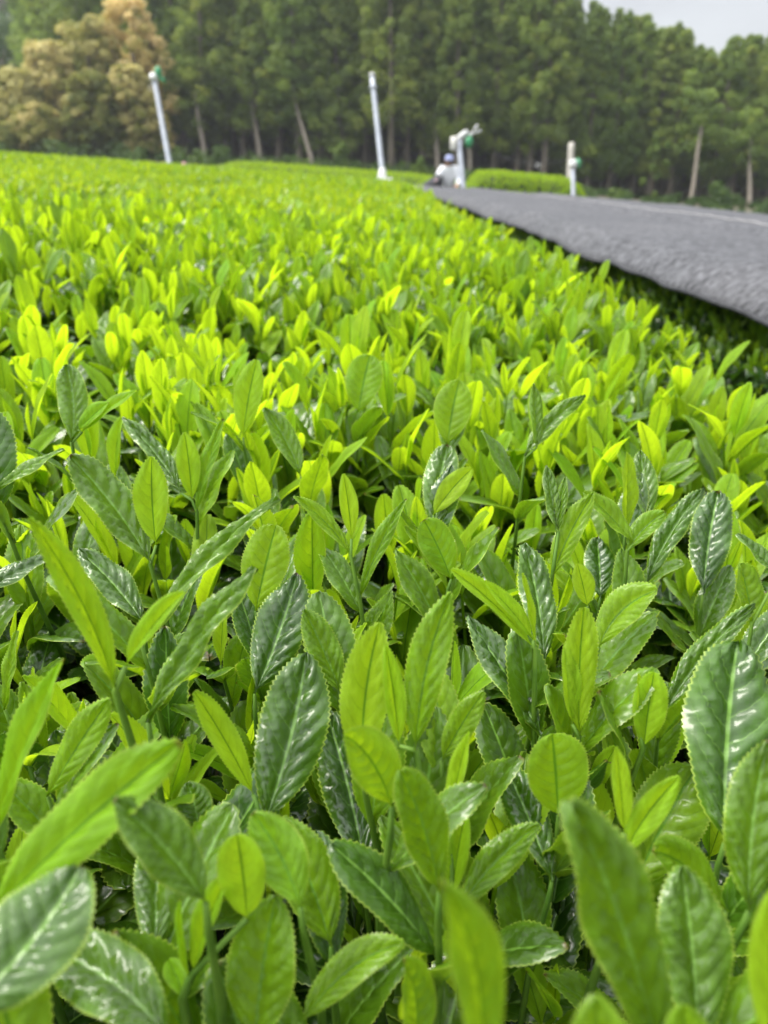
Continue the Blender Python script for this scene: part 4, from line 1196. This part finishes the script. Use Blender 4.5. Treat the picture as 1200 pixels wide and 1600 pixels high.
# local frame: facing the camera (-y), x to the right of the picture; stooping forward
B = {'pel': (0, .16, .86), 'sp': (0, .08, 1.02), 'ch': (0, -.04, 1.22), 'nk': (-.01, -.10, 1.36), 'hd': (-.012, -.15, 1.46), 'ht': (-.012, -.155, 1.54),
     'ls': (-.17, -.06, 1.29), 'le': (-.30, -.16, 1.06), 'lw': (-.33, -.40, 1.00), 'rs': (.16, -.06, 1.29), 're': (.26, -.10, 1.04), 'rw': (.20, -.34, .93),
     'lh': (-.09, .16, .82), 'lk': (-.11, .02, .46), 'la': (-.12, .12, .08), 'lt': (-.13, -.06, .04), 'rh': (.09, .16, .82), 'rk': (.11, .04, .46), 'ra': (.12, .14, .08), 'rt': (.13, -.04, .04)}
nmz = list(B); ix = {k_: i for i, k_ in enumerate(nmz)}
rad = {'pel': .135, 'sp': .125, 'ch': .14, 'nk': .052, 'hd': .088, 'ht': .078, 'ls': .062, 'le': .043, 'lw': .030, 'rs': .062, 're': .043, 'rw': .030, 'lh': .085, 'lk': .060, 'la': .042, 'lt': .035, 'rh': .085, 'rk': .060, 'ra': .042, 'rt': .035}
ed = [('pel', 'sp'), ('sp', 'ch'), ('ch', 'nk'), ('nk', 'hd'), ('hd', 'ht'), ('ch', 'ls'), ('ls', 'le'), ('le', 'lw'), ('ch', 'rs'), ('rs', 're'), ('re', 'rw'), ('pel', 'lh'), ('lh', 'lk'), ('lk', 'la'), ('la', 'lt'), ('pel', 'rh'), ('rh', 'rk'), ('rk', 'ra'), ('ra', 'rt')]
verts = [B[k_] for k_ in nmz]; edges = [(ix[a_], ix[b_]) for a_, b_ in ed]; radii = [rad[k_] for k_ in nmz]
def add_hand(w, dirv, side):
    w = np.array(w); dv = nrm(dirv); lat = nrm(np.cross(dv, [0, 0, 1])) * side; dn = np.array([0, 0, -1.0])
    i0 = ix[w_name]; palm = w + dv * .05
    verts.append(tuple(palm)); radii.append(.032); pi = len(verts) - 1; edges.append((i0, pi))
    for j, (o_, L) in enumerate(((-.030, .07), (-.010, .08), (.010, .075), (.030, .06))):
        k0 = palm + lat * o_ + dv * .03; k1 = k0 + dv * L * .5 + dn * .008; k2 = k1 + dn * L * .4 + dv * .012
        for q_, rr in ((k0, .011), (k1, .009), (k2, .0075)):
            verts.append(tuple(q_)); radii.append(rr)
        n_ = len(verts); edges.extend([(pi, n_ - 3), (n_ - 3, n_ - 2), (n_ - 2, n_ - 1)])
    k0 = w + dv * .03 - lat * .035; k1 = k0 + dv * .035 - lat * .012 + dn * .01; k2 = k1 + dv * .02 + dn * .02
    for q_, rr in ((k0, .013), (k1, .010), (k2, .008)): verts.append(tuple(q_)); radii.append(rr)
    n_ = len(verts); edges.extend([(pi, n_ - 3), (n_ - 3, n_ - 2), (n_ - 2, n_ - 1)])
w_name = 'lw'; add_hand(B['lw'], (-.3, -.9, -.25), 1)
w_name = 'rw'; add_hand(B['rw'], (-.5, -.8, -.3), -1)
skin('body', verts, edges, radii, M_SKIN, per, 0, 1)
# face, ears, hair, cap
hc = np.array(B['hd']) + [px0, py0, feet_z]
g = Geo().ball(hc + [0, -.095, -.012], (.014, .022, .024)).build('nose', M_SKIN, per)
for sx in (-1, 1):
    Geo().ball(hc + [sx * .033, -.083, .018], (.014, .008, .009)).build('eye', M_HAIR, per)
    Geo().ball(hc + [sx * .092, .0, -.005], (.012, .022, .032)).build('ear', M_SKIN, per)
Geo().ball(hc + [0, -.080, -.052], (.026, .010, .008)).build('mouth', M_GLOVE, per)
Geo().ball(hc + [0, .022, .012], (.098, .092, .098), 16, 10).build('hair', M_HAIR, per)
g = Geo().ball(hc + [0, .0, .062], (.108, .112, .085), 18, 10)
V = []; 
for i in range(9):
    an = -PI * (.12 + .76 * i / 8); V.append(hc + [math.cos(an) * .10, math.sin(an) * .10, .045]); 
for i in range(9):
    an = -PI * (.12 + .76 * i / 8); V.append(hc + [math.cos(an) * .11, math.sin(an) * .185, .028])
V = V + [v_ + [0, 0, .008] for v_ in V]
F = [[i, i + 1, i + 10, i + 9] for i in range(8)] + [[i + 18, i + 27, i + 28, i + 19] for i in range(8)] + [[i + 9, i + 10, i + 28, i + 27] for i in range(8)]
g.add(np.array(V), F); g.build('cap', M_CAP, per)
JK = ['pel', 'sp', 'ch', 'nk', 'ls', 'le', 'lw', 'rs', 're', 'rw']
jr = {'pel': .185, 'sp': .175, 'ch': .175, 'nk': .070, 'ls': .098, 'le': .080, 'lw': .058, 'rs': .098, 're': .080, 'rw': .058}
jv = [np.array(B[k_]) for k_ in JK]; jv[0] = np.array([0, .16, .80]); jv[3] = np.array(B['nk']) - [0, -.01, .045]
ji = {k_: i for i, k_ in enumerate(JK)}
skin('jacket', jv, [(ji[a_], ji[b_]) for a_, b_ in ed if a_ in ji and b_ in ji], [jr[k_] for k_ in JK], M_JACKET, per, 0, 2)
TK = ['pel', 'lh', 'lk', 'la', 'rh', 'rk', 'ra']; ti = {k_: i for i, k_ in enumerate(TK)}
trd = {'pel': .16, 'lh': .115, 'lk': .085, 'la': .07, 'rh': .115, 'rk': .085, 'ra': .07}
skin('trousers', [B[k_] for k_ in TK], [(ti[a_], ti[b_]) for a_, b_ in ed if a_ in ti and b_ in ti], [trd[k_] for k_ in TK], M_TROU, per, 0, 2)
for sx, k_, k2 in ((-1, 'la', 'lt'), (1, 'ra', 'rt')):
    q = (np.array(B[k_]) + np.array(B[k2])) / 2 + [px0, py0, feet_z]
    Geo().ball(q, (.055, .14, .05)).build('boot', M_HAIR, per)
lwp = np.array(B['lw']) + [px0, py0, feet_z]; lep = np.array(B['le']) + [px0, py0, feet_z]
Geo().tube([lep * .35 + lwp * .65, lwp, lwp + nrm([-.3, -.9, -.25]) * .03], [.064, .062, .052], 12).build('cuff', M_GLOVE, per)

per.scale = (1.02, 1.02, 1.02)

# gathered black netting the person pulls, lying left of them on the first net's far end
c1, c2 = P(690, 287, D - .45), P(640, 291, D - .5)
nb2 = empty('shade_net', ((c1[0] + c2[0]) / 2, c1[1], float(ground(c1[0], c1[1])) + CAN), label='gathered heap of black netting held by the person in white', cat='shade net')
nx_, ny_ = 40, 16; V = []; r = np.random.default_rng(3)
for j in range(ny_):
    v_ = j / (ny_ - 1) * 2 * PI
    for i in range(nx_):
        f = i / (nx_ - 1); c_ = c2 * (1 - f) + c1 * f; zb = float(ground(c_[0], c_[1])) + CAN + .02
        hgt = (.03 + .34 * f ** 1.5) * (1 if f < .97 else .8); wd_ = .10 + .16 * f
        rr = 1 + .12 * math.sin(5 * v_ + 9 * f) + .07 * math.sin(11 * v_ - 14 * f)
        V.append((c_[0] + .03 * math.sin(v_ * 3), c_[1] + math.cos(v_) * wd_ * rr, zb + hgt * (.5 + .5 * math.sin(v_)) * rr))
F = [[j * nx_ + i, j * nx_ + i + 1, ((j + 1) % ny_) * nx_ + i + 1, ((j + 1) % ny_) * nx_ + i] for j in range(ny_) for i in range(nx_ - 1)]
F.append([j * nx_ for j in range(ny_)]); F.append([j * nx_ + nx_ - 1 for j in range(ny_)][::-1])
build('heap', np.array(V), F, M_BLACKCLOTH, nb2)

# ------------------------------------------------------------------ thin moist air
HAZE = True
if HAZE:
    t = NT('haze_air')
    vol = t.n('ShaderNodeVolumePrincipled', {'Color': (.92, .95, 1.0, 1), 'Density': 0.0008, 'Anisotropy': .3})
    t.t.links.new(vol.outputs[0], t.out.inputs['Volume'])
    zlo = float(GZ.min()) - 1.0; zhi = max(float(GZ.max()), 20.0) + 10
    hv = np.array([(sx * 222, yy, zz) for zz in (zlo, zhi) for yy in (-62, 302) for sx in (-1, 1)], float)
    hz = build('haze', hv, [[0, 2, 3, 1], [4, 5, 7, 6], [0, 1, 5, 4], [2, 6, 7, 3], [0, 4, 6, 2], [1, 3, 7, 5]], t.m, smooth=False); hz['kind'] = 'stuff'

for o in list(bpy.data.objects):
    if '_o' in o: del o['_o']
